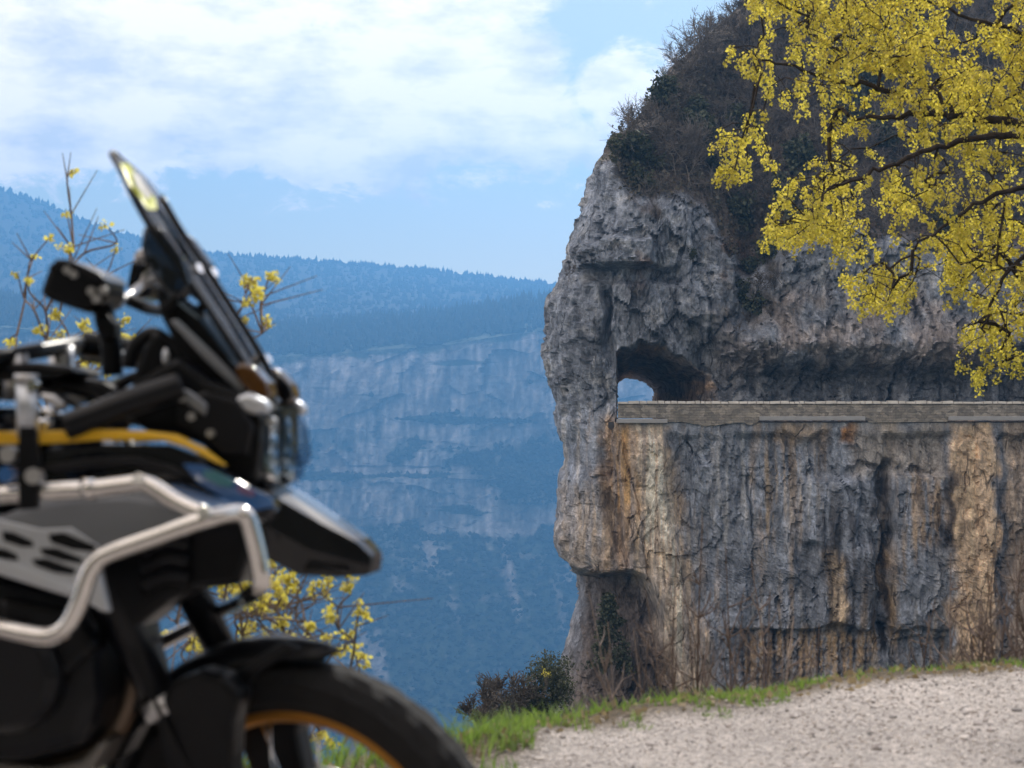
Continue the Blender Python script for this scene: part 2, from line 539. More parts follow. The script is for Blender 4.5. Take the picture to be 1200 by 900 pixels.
def cone_trees(name, pts, h, w, mat, label, seed=1, ns=5, rdp=.3):
    """far-off wood: many small ragged conifers and round crowns in one mesh"""
    r = np.random.default_rng(seed)
    n = len(pts)
    hh = h * (.55 + .75 * r.random(n)); ww = w * (.6 + .7 * r.random(n))
    rd = r.random(n) < rdp
    Vs = []; Fs = []
    lev = [(0, .12, 1.0), (.3, 1.0, .95), (.34, .62, .6), (.66, .6, .75), (.69, .34, .4), (1.0, .02, .02)]
    for j in range(len(lev)):
        zc, wc, wr = lev[j]
        for k in range(ns):
            a = 2 * pi * k / ns + r.random(n) * .8
            rad = np.where(rd, wc * .3 + .7 * wr * np.sin(np.pi * min(1, max(.02, zc * .8 + .15))), wc) * ww * (.75 + .5 * r.random(n))
            zz = np.where(rd, zc * .75, zc) * hh
            Vs.append(np.stack([pts[:, 0] + rad * np.cos(a), pts[:, 1] + rad * np.sin(a), pts[:, 2] + zz], 1))
    L = len(lev)
    V = np.stack(Vs, 1).reshape(-1, 3)
    base = np.arange(n) * (L * ns)
    for j in range(L - 1):
        for k in range(ns):
            k2 = (k + 1) % ns
            Fs.append(np.stack([base + j * ns + k, base + j * ns + k2, base + (j + 1) * ns + k2, base + (j + 1) * ns + k], 1))
    o = mesh_np(name, V, np.concatenate(Fs), mat)
    tag(o, label, 'forest', kind='stuff')
    return o


def mountains():
    P, veg, pyv, pxv = far_wall()
    woodm = leafmat('far_wood', (.018, .028, .020), (.036, .044, .028), .1)
    r = np.random.default_rng(3)
    # wood on the benches and talus
    ok = np.where((veg > .55) & (pyv > 430) & (pyv < 900) & (pxv > -150) & (pxv < 800))[0]
    sel = r.choice(ok, min(11000, len(ok)), replace=False)
    cone_trees('gorge_forest', P[sel] + r.normal(size=(len(sel), 3)) * [4, 2, 0] - [0, 0, 1.5], 6, 3.6, woodm,
               'bare and evergreen wood on the benches and scree under the far cliff', 4, rdp=.9)
    # wood on the plateau above the rim
    n = 5200
    px = r.uniform(-350, 900, n); t = r.random(n) ** 1.2
    y = 2024 + t * 300
    py = rim_at(px) + np.interp(t, [0, .07, .3, 1], [-1, -7, -20, -34])
    x = fx(px, y); z = fz(py, y)
    w1 = fbm(np.stack([x / 260, x * 0, x * 0 + 3], 1), 4)
    cone_trees('plateau_forest', np.stack([x, y + w1 * 40, z - 3], 1), 17, 4.5, woodm,
               'dark conifer forest along the rim of the far cliff', 5)
    # the ridges behind
    nc, nr = 260, 90
    xs = np.linspace(-2100, 1500, nc)
    RY = 3700.0
    pxr = 600 + xs / RY * FPX
    sky_ = np.interp(pxr, [-900, -300, -120, 0, 60, 120, 200, 240, 300, 400, 500, 600, 660, 760, 900, 1800],
                     [195, 196, 203, 221, 240, 267, 288, 297, 301, 308, 316, 329, 334, 338, 345, 380])
    V = np.zeros((nr, nc, 3))
    for i in range(nr):
        t = i / (nr - 1)
        y = 2325 + t * 1500 if t < .9 else 3675 + (t - .9) * 3600
        tt = min(1, t / .9)
        crest = fz(sky_, 3675)
        z0 = np.interp(pxr, RIMX, [fz(v - 34, 2330) for v in RIMY]) - 10
        z = z0 + (crest - z0) * (tt ** 1.15) - max(0, t - .9) * 700
        V[i] = np.stack([xs, np.full(nc, y), z], 1)
    P = V.reshape(-1, 3)
    P[:, 2] += fbm(P / np.array([170, 240, 170]) + 4, 4) * 16 * np.repeat(np.sin(np.clip(np.linspace(0, 1, nr) / .9, 0, 1) * pi), nc)
    cc = np.array([.008, .012, .009]) * (1 + .5 * fbm(P / 60, 4))[:, None]
    o = mesh_np('mountain_ridge', P, grid_faces(nr, nc), attr_mat('ridge_wood', bump=.8, bdist=6, nscale=.06, contrast=.5), attrs={'tint': np.clip(cc, .01, 1)}, smooth=True)
    tag(o, 'forested mountain ridge sloping down from the left behind the far cliff', 'mountain', kind='structure')
    idx = r.integers(0, (nr - 10) * nc, 15000)
    crest = ((nr - 10) + r.integers(-2, 1, 1500)) * nc + r.integers(0, nc, 1500)
    pts = P[np.concatenate([idx, crest])]
    pts = pts + r.normal(size=pts.shape) * [5, 2, 0]
    zi = pts.copy()
    cone_trees('ridge_forest', zi - [0, 0, 3.0], 11.5, 5.0, woodm, 'dense dark conifer forest covering the high mountain ridge', 6)
mountains()
# ------------------------------------------------------------------ the headland with the road and the tunnel
CY = 95.0                                    # distance of the rock face
NR, ND = 3.2, 6.0                            # nose: half-axes of its rounded end
ROAD_Z = .10
ZRES = .095
XLY = [-400, -200, -60, 0, 12, 50, 75, 100, 130, 150, 160, 185, 210, 240, 280, 310, 330, 360, 400, 440, 470, 500, 520, 545, 560, 590, 620, 640, 655, 664, 672, 690, 720, 750, 780, 810, 850, 1000, 1500, 2600]
XLX = [1190, 1040, 925, 868, 852, 812, 788, 773, 753, 733, 714, 704, 690, 684, 671, 662, 656, 645, 643, 645, 649, 653, 660, 661, 657, 655, 651, 652, 659, 668, 681, 680, 671, 664, 655, 647, 640, 620, 560, 420]
ZTX = [600, 690, 720, 740, 770, 800, 830, 855, 880, 905, 930, 960, 1000, 1060, 1120, 1200, 1500, 2600]
ZTY = [180, 186, 196, 236, 246, 240, 258, 300, 330, 318, 300, 286, 276, 292, 306, 300, 290, 280]


def zt_at(x):
    return fz(np.interp(600 + x / CY * FPX, ZTX, ZTY), CY)


def slope_back(x, z):
    """how far the overgrown slope above the rock face lies back"""
    d = z - zt_at(x)
    return np.where(d > 0, .92 * d + .25 * sstep(0, 1.5, d), 0)


def nose_x(z):
    z = np.asarray(z, float)
    yb = CY + ND + .92 * np.maximum(0, z - 12.6)
    py = HZ - (z - CZ) / yb * FPX
    return fx(np.interp(py, XLY, XLX), yb)


def box_(p, a, b, s):
    return sstep(a - s, a + s, p) * (1 - sstep(b - s, b + s, p))


def rock_disp(x, z, yy, px, py):
    """outward relief of the rock, metres"""
    P = np.stack([x, yy * .6, z], 1)
    big = fbm(P / np.array([7, 7, 9]) + 3, 3)
    warp = np.stack([fbm(P / 2.6 + 40, 3), fbm(P / 2.6 + 60, 3), fbm(P / 2.6 + 80, 3)], 1)
    Q = P + warp * .8
    d1, d2, r1, o1 = worley(Q / np.array([2.1, 2.6, 3.8]))
    f1 = (r1[:, 3] - .5) + o1[:, 0] * (r1[:, 0] - .5) * 1.4 + o1[:, 2] * (r1[:, 1] - .5) * 1.6
    e1, e2, r2, o2 = worley(Q / np.array([.72, .9, 1.15]) + 11)
    f2 = (r2[:, 3] - .5) + o2[:, 0] * (r2[:, 0] - .5) * 1.6 + o2[:, 2] * (r2[:, 1] - .5) * 1.6
    crack = sstep(.09, 0, d2 - d1) * (fbm(P / 3 + 9, 2) > -.05)
    crk2 = sstep(.10, 0, e2 - e1)
    pock = fbm(P / np.array([.24, .3, .3]) + 33, 3)
    flute = fbm(Q / np.array([.55, .7, 3.2]) + 5, 4, ridge=True)
    fine = fbm(P / np.array([.42, .42, .6]), 4)
    pit = sstep(.28, .5, fbm(P / np.array([.55, .6, .5]) + 21, 3))
    lower = sstep(470, 500, py)
    up = 1 - lower
    s1, s2, rs, os_ = worley(np.stack([x + .5 * warp[:, 0] + .06 * z, yy * .2, z + 2 * warp[:, 2]], 1) / np.array([1.35, 9, 7.5]) + 5)
    t1, t2, rt_, ot = worley(np.stack([x + .3 * warp[:, 1], yy * .2, z + warp[:, 0]], 1) / np.array([.62, 9, 2.6]) + 25)
    slab = (rs[:, 3] - .5) * .75 + (rt_[:, 3] - .5) * .26 + os_[:, 0] * (rs[:, 0] - .5) * .5
    d = big * (.7 * up + .35 * lower) + f1 * (.55 * up + .20 * lower) + f2 * (.32 * up + .17 * lower) + slab * (.45 * up + .65 * lower) - crack * .10 * up
    vert = fbm(Q / np.array([.28, .3, 1.5]) + 15, 3, ridge=True)
    d += flute * (.12 * up + .05 * lower) + vert * .05 + fine * (.20 * up + .09 * lower) + pock * (.15 * up + .09 * lower) - pit * (.34 * up + .16 * lower)
    return d


UND = [0]
def features(x, z, px, py):
    """the named marks of this face: grooves, ledges, undercuts (outward metres)"""
    d = np.zeros_like(x)
    w = gnoise(np.stack([x * .8, z * .5, z * 0], 1))
    pxw = px + w * 8; pyw = py + w * 7
    d -= 1.2 * box_(pxw + 6 * gnoise(np.stack([x * 1.6, z * .9, z * 0 + 14], 1)), 706, 717, 4) * box_(pyw, 332, 426, 22)                   # dark vertical groove above the tunnel
    d += .9 * box_(pxw, 690, 765, 4) * box_(pyw, 280, 311, 3)                    # lip over it
    d -= .8 * box_(pxw, 690, 800, 8) * box_(pyw, 312, 330, 4)
    d -= 1.1 * box_(pxw + 5 * gnoise(np.stack([x * 2.2, z * 1.4, z * 0 + 2], 1)), 1030, 1042, 3) * box_(pyw, 540, 742, 8)                 # tall black crack
    w2 = gnoise(np.stack([x * 2.2, z * 1.1, z * 0 + 6], 1))
    d -= .35 * box_(pyw + 9 * w2 + 6 * w, 546, 555, 2) * box_(pxw, 985, 1090, 14) * sstep(-.4, .1, w2)
    d += .55 * box_(pxw, 1046, 1112, 3) * box_(pyw, 556, 738, 3)                 # block right of it
    d += .45 * box_(pxw, 940, 1006, 4) * box_(pyw, 560, 640, 5) + .5 * box_(pxw, 962, 1022, 5) * box_(pyw, 640, 736, 6)
    d -= .40 * box_(pyw + 8 * gnoise(np.stack([x * .5, z * 0, z * 0 + 3], 1)), 737 - (px - 900) * .02, 900, 2) * box_(pxw, 860, 1050, 14)   # undercut foot
    d -= .5 * box_(pyw, 748, 900, 2) * box_(pxw, 1046, 1110, 6)
    d += .5 * box_(pxw, 1112, 1166, 3) * box_(pyw, 505, 800, 4)                  # smooth tan pillar
    cx = np.interp(py, [490, 560, 620, 700, 820], [752, 760, 768, 786, 812])
    d += .75 * sstep(34, 12, np.abs(pxw - cx)) * sstep(498, 520, py)             # slanting pale buttress
    d -= .8 * sstep(14, 4, np.abs(pxw - cx + 46)) * box_(py, 530, 660, 20)
    # nose block and the hollow below it
    und = sstep(668, 682, pyw - np.clip(px - 684, 0, 80) * .02) * (1 - sstep(742, 762, px - (py - 670) * .45))
    UND[0] = und * (2.8 - 1.7 * sstep(690, 780, py))
    d += .05 * box_(pyw, 556, 668, 14) * (1 - sstep(700, 740, px))
    # overgrown gully right of the middle
    gx = np.interp(py, [230, 300, 360, 400], [905, 886, 880, 868])
    d -= 1.2 * sstep(38, 8, np.abs(pxw - gx)) * box_(py, 250, 385, 18)
    # face above the road bulges out over it
    d += .45 * box_(pyw, 385, 428, 22) * sstep(800, 850, px)
    return d


def carve(x, z, xr, zr):
    """road gallery (4.4 m deep under an overhang) and the tunnel mouth at its left end"""
    zt = 2.3 + .45 * gnoise(np.stack([x * .35, x * 0, x * 0 + 2], 1)) + 1.5 * sstep(13, 8.2, x)
    gal = sstep(7.6, 9.6, x + .3 * zr) * (1 - sstep(zt - .5, zt + 1.6, z + .6 * xr + .3 * zr)) * (z > ROAD_Z - .02)
    dep = gal * 2.4
    # tunnel: arch that narrows and lowers with depth
    wl, wr = 4.98, 10.3 + .5 * zr
    top = np.interp(x, [4.9, 5.3, 6.2, 7.2, 8.2, 9.2, 10.4], [3.1, 3.75, 4.15, 4.0, 3.3, 2.6, 1.9]) + .55 * xr + .25 * zr
    ins = (x > wl) & (x < wr) & (z < top) & (z > ROAD_Z - .02)
    left = 15.5 * np.clip((x - wl) / .72, 0, 1)
    right = 15.5 * np.clip((wr - x) / np.maximum(.4, wr - 7.62 - .10 * xr), 0, 1) ** 1.25
    hr = np.interp(x, [5.6, 6.2, 6.9, 7.4, 7.8], [1.75, 2.3, 2.25, 1.95, 1.6]) + .10 * zr
    roof = 15.5 * np.clip((top - z) / np.maximum(.3, top - hr), 0, 1) ** 1.25
    tun = np.where(ins, np.minimum(np.minimum(left, right), roof), 0)
    return np.maximum(dep, tun), tun


def cliff_tint(x, z, px, py, disp, tun):
    n = len(x)
    P = np.stack([x, x * 0, z], 1)
    st = fbm(np.stack([x * 1.25, x * 0, z * .10], 1), 5)              # long water streaks
    st2 = fbm(np.stack([x * 3.6, x * 0 + 5, z * .16], 1) + 9, 4)
    bl = fbm(P / 2.4 + 13, 4); bl2 = fbm(P / .8 + 3, 4)
    w = fbm(P / 1.6 + 77, 3)
    X_ = px + w * 22; Y_ = py + fbm(P / 1.3 + 55, 3) * 26
    up = 1 - sstep(462, 500, py)
    g_up = np.array([.255, .285, .345]); g_lo = np.array([.315, .35, .425])
    c = g_up * up[:, None] + g_lo * (1 - up)[:, None]
    def blend(c, col, m):
        m = np.clip(m, 0, 1)[:, None]
        return c * (1 - m) + np.array(col) * m
    c = c * (1 + .35 * bl + .25 * bl2 * up)[:, None]
    c = blend(c, (.46, .475, .505), sstep(.05, .4, bl2 + .5 * st2) * up * .75)                 # weathered pale faces above
    c = blend(c, (.17, .185, .22), sstep(.0, .35, st + .25 * bl) * (.55 * (1 - up) + .30 * up))  # blue-black streaks
    c = blend(c, (.60, .60, .61), sstep(.10, .36, st2) * (1 - up) * .6)
    c = blend(c, (.46, .35, .24), sstep(.06, .32, -st + .5 * st2) * (1 - up) * sstep(560, 1000, px + 260 * bl) * .7)
    # pink-brown band over the road
    c = blend(c, (.36, .31, .29), box_(py, 335, 440, 22) * sstep(800, 900, px) * sstep(-.25, .3, bl + .4 * bl2) * .75)
    c = blend(c, (.20, .20, .22), box_(Y_, 425, 475, 10) * sstep(780, 830, px) * .4)  # darker strip under the overhang: its shade put into the colour
    tanm = lambda a, b, y0, y1, s=7, t=14: box_(X_ + st2 * 10, a, b, s) * box_(Y_, y0, y1, t)
    cx = np.interp(py, [480, 560, 620, 700, 820], [750, 760, 768, 786, 812])
    butt = sstep(40, 22, np.abs(X_ - cx)) * sstep(492, 506, py)
    c = blend(c, (.74, .57, .39), butt * (.45 + .5 * sstep(-.25, .1, st2 + .3 * bl)))
    c = blend(c, (.82, .75, .68), butt * sstep(-.15, .2, st2) * sstep(30, 10, np.abs(X_ - cx - 4)) * .85)
    c = blend(c, (.50, .34, .20), tanm(704, 742, 488, 680) * (.4 + .4 * sstep(-.2, .2, st2)))
    c = blend(c, (.52, .42, .32), tanm(652, 722, 580, 672, 14, 24) * (.35 + .5 * sstep(-.2, .2, st2)))
    c = blend(c, (.56, .36, .17), tanm(722, 740, 500, 600) * sstep(-.1, .25, st2))
    c = blend(c, (.74, .56, .385), tanm(1112, 1166, 490, 900) * .92)
    c = blend(c, (.78, .62, .44), tanm(1116, 1160, 490, 900) * sstep(0, .3, st2) * .7)
    c = blend(c, (.52, .41, .31), tanm(1178, 1330, 490, 900) * .75)
    c = blend(c, (.50, .34, .18), tanm(1072, 1112, 552, 640, 12, 22) * sstep(-.25, .2, st2 + .4 * bl2) * .7)
    c = blend(c, (.45, .31, .16), tanm(1030, 1046, 640, 735, 4) * .7)
    c = blend(c, (.74, .58, .40), tanm(968, 986, 642, 735, 4) * .85)
    c = blend(c, (.68, .50, .32), tanm(906, 960, 494, 520, 10) * .6)
    c = blend(c, (.42, .20, .06), tanm(984, 1004, 500, 520, 5, 6) * .95)
    c = blend(c, (.52, .40, .27), tanm(890, 912, 500, 640, 6) * sstep(0, .3, st2) * .8)
    c = blend(c, (.40, .36, .32), box_(Y_, 494, 556, 14) * sstep(985, 1010, px) * (1 - sstep(1100, 1112, px)) * .75)
    c = blend(c, (.055, .05, .05), tanm(956, 1028, 590, 738, 16) * sstep(-.15, .2, st2 + st * .5 + .3 * bl2) * .75)
    c = blend(c, (.06, .05, .045), tanm(1026, 1038, 556, 740, 4) * sstep(-.5, 0, st2) * .85)
    c = blend(c, (.06, .05, .045), tanm(1104, 1118, 548, 640, 4) * .85)
    c = blend(c, (.13, .14, .165), tanm(1165, 1180, 505, 760, 5) * sstep(-.5, .0, st2) * .8)
    c = blend(c, (.40, .41, .44), tanm(1090, 1116, 640, 740, 6) * .5)
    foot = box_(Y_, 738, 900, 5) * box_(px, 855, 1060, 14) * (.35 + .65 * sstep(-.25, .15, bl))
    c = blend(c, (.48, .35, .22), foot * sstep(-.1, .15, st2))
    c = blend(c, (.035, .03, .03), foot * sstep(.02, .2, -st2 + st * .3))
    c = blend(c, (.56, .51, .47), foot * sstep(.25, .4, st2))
    # hollow under the nose: tinted dark brown
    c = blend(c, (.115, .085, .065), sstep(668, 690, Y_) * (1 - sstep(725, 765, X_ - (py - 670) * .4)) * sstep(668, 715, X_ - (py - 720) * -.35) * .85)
    c = blend(c, (.52, .38, .28), sstep(.3, 1.2, tun) * (.35 + .65 * sstep(-.1, .25, bl2)))
    # soil, dead grass and moss on the slope and in the gully
    d = z - zt_at(x)
    soil = sstep(.0, 1.2, d + 1.2 * bl2 + .5 * bl)
    c = blend(c, (.085, .066, .05), soil * .95)
    gx = np.interp(py, [230, 300, 360, 400], [905, 886, 880, 868])
    c = blend(c, (.07, .055, .04), sstep(46, 20, np.abs(X_ - gx)) * box_(py, 240, 380, 20) * sstep(-.2, .25, bl2) * .6)
    c = blend(c, (.12, .07, .045), sstep(.16, .38, bl + .5 * bl2) * box_(py, 240, 345, 20) * sstep(720, 760, px) * .7)
    c = blend(c, (.075, .085, .055), soil * sstep(.1, .4, bl2) * .5)
    return np.clip(c, .015, .75)


def headland():
    zs = np.concatenate([np.arange(-70, -16, .7), np.arange(-16, -.02, ZRES), np.arange(0, 2.9, .035), np.arange(2.95, 22, ZRES), np.arange(22, 62, .6)])
    ph = np.concatenate([np.linspace(-90, -8, 9), np.linspace(0, 66, 32), np.linspace(68, 90, 26)])
    tt = np.concatenate([np.arange(.03, 3.4, .036), np.arange(3.45, 22.5, .105), np.arange(22.8, 62, .7)])
    nz_, ncol = len(zs), len(ph) + len(tt)
    xl = nose_x(zs)
    Xg = np.zeros((nz_, ncol)); Yg = np.zeros_like(Xg); nx = np.zeros_like(Xg); ny = np.zeros_like(Xg)
    a = np.radians(ph)
    k = len(ph)
    Xg[:, :k] = xl[:, None] + NR * (1 - np.cos(a)); Yg[:, :k] = CY + ND * (1 - np.sin(a))
    nx[:, :k] = -np.cos(a); ny[:, :k] = -np.sin(a)
    XM = 62.0
    Xg[:, k:] = xl[:, None] + NR + tt[None, :] / tt[-1] * (XM - (xl[:, None] + NR)); Yg[:, k:] = CY; ny[:, k:] = -1
    Zg = np.repeat(zs[:, None], ncol, 1)
    x = Xg.ravel(); z = Zg.ravel(); y = Yg.ravel(); nx = nx.ravel(); ny = ny.ravel()
    back = np.tile(np.concatenate([ph < 0, np.zeros(len(tt), bool)]), nz_)
    sb = slope_back(x, z)
    px = 600 + x / CY * FPX; py = HZ - (z - CZ) / CY * FPX
    disp = rock_disp(x, z, y, px, py)
    soil = sstep(0, 1.2, z - zt_at(x))
    disp = disp * (1 - .6 * soil)
    ft = features(x, z, px, py)
    xr = fbm(np.stack([x, x * 0, z], 1) / .9 + 4, 3); zr = fbm(np.stack([x, x * 0 + 4, z], 1) / 1.1, 3)
    cv_, tun = carve(x, z, xr, zr)
    near = np.abs(x - np.repeat(xl, ncol)) < 1.2
    side = np.clip(-nx, 0, 1)
    amp = 1 - .25 * side
    d = disp * amp + ft
    # flat bed for road and wall
    flat = box_(z, -.55 - .35 * gnoise(np.stack([x * .9, x * 0, x * 0 + 8], 1)), 1.2, .22) * (x > 4.9) * (cv_ < .1)
    d = d * (1 - flat) + (.46 * (z < .25) - .15 * (z >= .25)) * flat
    cx_ = np.where(back, 0, cv_)
    X2 = x + nx * d
    Y2 = y + ny * d + sb + cx_ + UND[0] * np.abs(ny)
    # rough walls of gallery and tunnel
    rr = fbm(np.stack([x * 1.1, Y2 * .8, z * 1.1], 1), 4)
    X2 += rr * .35 * sstep(.2, 2, cx_) * (tun < 15)
    V = np.stack([X2, Y2, z], 1)
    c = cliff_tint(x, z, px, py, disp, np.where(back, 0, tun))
    F = grid_faces(nz_, ncol)
    hole = (~back & (tun > 14.6))
    bh = back & (x > 4.5) & (x < 9) & (z > 0) & (z < 4.6)
    F = F[~(hole[F].all(1) | bh[F].any(1))]
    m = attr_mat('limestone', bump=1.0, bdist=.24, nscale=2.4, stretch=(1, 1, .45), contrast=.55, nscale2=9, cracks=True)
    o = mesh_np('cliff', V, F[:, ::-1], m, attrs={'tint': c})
    tag(o, 'tall grey limestone headland with tan water streaks carrying the road and pierced by a tunnel', 'cliff', kind='structure')
    # rear of the headland, so that it is solid
    zb = np.arange(-70, 62, 1.5); xb_ = nose_x(zb)
    tb = np.linspace(0, 1, 40)
    Xb = xb_[:, None] + NR + tb[None] * (XM - xb_[:, None] - NR); Zb = np.repeat(zb[:, None], 40, 1)
    Yb = CY + 2 * ND + tb[None] * 26 + slope_back(Xb.ravel(), Zb.ravel()).reshape(Xb.shape) + .4
    V = np.stack([Xb, Yb, Zb], 2).reshape(-1, 3)
    F = grid_faces(len(zb), 40)
    cc = V[F].mean(1)
    F = F[~((cc[:, 0] > 4.0) & (cc[:, 0] < 9.6) & (cc[:, 2] > -.8) & (cc[:, 2] < 3.6))]
    o2 = mesh_np('cliff_rear', V, F, m, attrs={'tint': np.full((len(V), 3), .3)})
    tag(o2, 'rear face of the grey limestone headland beyond the tunnel', 'cliff', kind='structure')
    return V


def face_y(x, z):
    x = np.atleast_1d(np.asarray(x, float)); z = np.atleast_1d(np.asarray(z, float))
    px = 600 + x / CY * FPX; py = HZ - (z - CZ) / CY * FPX
    y = np.full(len(x), CY)
    d = rock_disp(x, z, y, px, py) * (1 - .6 * sstep(0, 1.2, z - zt_at(x))) + features(x, z, px, py)
    return y - d + slope_back(x, z) + UND[0]


def road_and_wall():
    asph = principled('asphalt', (.06, .06, .062), .9, var=.3, vscale=6)
    V = []; F = []
    pts = [(4.6, 94.95), (62, 94.95), (62, 100.5), (9.2, 100.5), (8.8, 112), (4.6, 112)]
    b = MB(); n = len(pts)
    b.add([(x, y, ROAD_Z - .3) for x, y in pts] + [(x, y, ROAD_Z) for x, y in pts],
          [tuple(range(n - 1, -1, -1)), tuple(range(n, 2 * n))] + [(i, (i + 1) % n, n + (i + 1) % n, n + i) for i in range(n)])
    o = b.build('road', asph)
    tag(o, 'narrow grey road cut along the cliff', 'road', kind='structure')
    # masonry parapet
    m, nt, out = material('masonry')
    bs = nt.new('ShaderNodeBsdfPrincipled'); bs.inputs['Roughness'].default_value = .92
    tc = nt.new('ShaderNodeTexCoord')
    sx = nt.new('ShaderNodeSeparateXYZ'); nt.put(sx.inputs[0], tc.outputs['Object'])
    cb = nt.new('ShaderNodeCombineXYZ'); nt.put(cb.inputs[0], sx.outputs[0]); nt.put(cb.inputs[1], sx.outputs[2])
    br = nt.new('ShaderNodeTexBrick', offset=.5)
    nd_ = nt.new('ShaderNodeTexNoise'); nd_.inputs['Scale'].default_value = 1.7; nd_.inputs['Detail'].default_value = 3; nt.put(nd_.inputs['Vector'], cb.outputs[0])
    va = nt.new('ShaderNodeVectorMath', operation='MULTIPLY_ADD'); nt.put(va.inputs[0], nd_.outputs['Color']); va.inputs[1].default_value = (.30, .16, 0); nt.put(va.inputs[2], cb.outputs[0])
    nt.put(br.inputs['Vector'], va.outputs[0])
    br.inputs['Scale'].default_value = 1; br.inputs['Brick Width'].default_value = .27; br.inputs['Row Height'].default_value = .125
    br.inputs['Mortar Size'].default_value = .018; br.inputs['Color1'].default_value = (.40, .36, .31, 1); br.inputs['Color2'].default_value = (.17, .165, .16, 1)
    br.inputs['Mortar'].default_value = (.12, .115, .11, 1)
    n = nt.noise(tc.outputs['Object'], 1.1, 6, .7); n2 = nt.noise(tc.outputs['Object'], 9, 4, .7)
    vs_ = nt.new('ShaderNodeTexVoronoi'); vs_.inputs['Scale'].default_value = 4.2; nt.put(vs_.inputs['Vector'], nt.mapping(va.outputs[0], (1, 1.5, 1)))
    sv = nt.new('ShaderNodeSeparateColor'); nt.put(sv.inputs[0], vs_.outputs['Color'])
    c = nt.mix(.55, br.outputs[0], nt.ramp(sv.outputs[0], [(0, (.10, .095, .09)), (.5, (.27, .25, .225)), (1, (.60, .55, .48))])); c = nt.mix(nt.ramp(n, [(.35, 0.0), (.68, .7)]), c, (.14, .135, .125, 1))
    c = nt.mix(nt.ramp(n2, [(.5, 0.0), (.8, .55)]), c, (.36, .31, .25, 1))
    nt.put(bs.inputs['Base Color'], c)
    bp = nt.new('ShaderNodeBump'); bp.inputs['Strength'].default_value = .8; bp.inputs['Distance'].default_value = .03
    nt.put(bp.inputs['Height'], nt.math('MULTIPLY_ADD', n2, .6, nt.math('MULTIPLY', br.outputs['Fac'], -1))); nt.put(bs.inputs['Normal'], bp)
    nt.put(out.inputs['Surface'], bs)
    root = empty('parapet_wall', (5, 94.6, 0))
    tag(root, 'long low masonry parapet with pale coping stones along the cliff road', 'wall')
    x0, x1 = 5.02, 60.0
    y0, y1 = 94.42, 94.86
    r = np.random.default_rng(4)
    # wall body as a strip with a ragged foot that follows the rock
    N = 420
    xs = np.linspace(x0, x1, N)
    px = 600 + xs / CY * FPX
    foot = np.interp(px, [700, 778, 782, 880, 890, 1010, 1016, 1108, 1112, 2200], [490, 490, 495, 497, 490, 490, 495, 494, 490, 490])
    foot = foot + np.where((px > 782) & (px < 888), 1.5 * r.random(N) + 2 * np.sin(xs * 2.2), 0) 
    zf = fz(foot, CY)
    top = .985 + .012 * np.sin(xs * 1.7)
    bt = .03 * gnoise(np.stack([xs * .8, xs * 0, xs * 0], 1))
    rows = [(y1, zf), (y0 + .02, zf), (y0, np.full(N, .55)), (y0 + .02, top), (y1, top)]
    V = np.concatenate([np.stack([xs - 5, np.full(N, yy) + bt - 94.6, zz], 1) for yy, zz in rows])
    f = []
    for a in range(4):
        i = np.arange(N - 1)
        f.append(np.stack([a * N + i, a * N + i + 1, (a + 1) * N + i + 1, (a + 1) * N + i], 1))
    mesh_np('wall_body', V, np.concatenate(f), m, parent=root)
    # coping stones
    cop = principled('coping_stone', (.58, .56, .53), .9, var=.6, vscale=1.4, bump=.4, bscale=9)
    b = MB(); x = x0
    while x < x1:
        w = r.uniform(.22, .55); h = r.uniform(.07, .125); dy = r.uniform(-.03, .02); rot = r.uniform(-.04, .04)
        g = .012
        vs = []
        for zz, q in ((.965, 0), (.985 + h, .02)):
            for (xx, yy) in ((x + g + q, y0 - .05 + dy + q), (x + w - g - q, y0 - .05 + dy + q), (x + w - g - q, y1 + .04), (x + g + q, y1 + .04)):
                vs.append((xx - 5, yy - 94.6, zz + rot * (xx - x - w / 2)))
        b.add(vs, [(3, 2, 1, 0), (4, 5, 6, 7), (0, 1, 5, 4), (1, 2, 6, 5), (2, 3, 7, 6), (3, 0, 4, 7)])
        x += w
    b.build('coping', cop, root)
    con = principled('concrete_slab', (.33, .335, .35), .85, var=.25, vscale=3)
    for (a, c_, py) in ((722, 781, 494), (888, 1011, 491), (1108, 1420, 491)):
        b = MB(); xa, xb = fx(a, CY) - 5, fx(c_, CY) - 5; z1 = fz(py - 3.2, CY); z0 = fz(py + 1.5, CY)
        ya, yb = 94.42 - .14 - 94.6, 94.42 + .25 - 94.6
        b.add([(xa, ya, z0), (xb, ya, z0), (xb, yb, z0), (xa, yb, z0), (xa, ya, z1), (xb, ya, z1), (xb, yb, z1), (xa, yb, z1)],
              [(3, 2, 1, 0), (4, 5, 6, 7), (0, 1, 5, 4), (1, 2, 6, 5), (2, 3, 7, 6), (3, 0, 4, 7)])
        b.build('slab', con, root, bevel=.02)
headland(); road_and_wall()
# ------------------------------------------------------------------ plants on the headland
def leaf_cloud(r, centres, n, spread, size, squash=(1, 1, 1), droop=0):
    """n small leaf faces round each centre -> V, F"""
    C_ = np.repeat(np.asarray(centres, float), n, 0)
    k = len(C_)
    d = r.normal(size=(k, 3)); d /= np.linalg.norm(d, axis=1)[:, None]
    p = C_ + d * (spread * r.random((k, 1)) ** .45) * np.array(squash)
    a = r.normal(size=(k, 3)); a /= np.linalg.norm(a, axis=1)[:, None]
    a[:, 2] -= droop; a /= np.linalg.norm(a, axis=1)[:, None]
    b = np.cross(a, r.normal(size=(k, 3))); b /= np.linalg.norm(b, axis=1)[:, None]
    s = size * (.6 + .8 * r.random((k, 1)))
    V = np.stack([p - b * s * .12, p + a * s * .5 - b * s * .42, p + a * s + b * s * .05, p + a * s * .45 + b * s * .42], 1).reshape(-1, 3)
    return V, np.arange(k * 4).reshape(-1, 4)


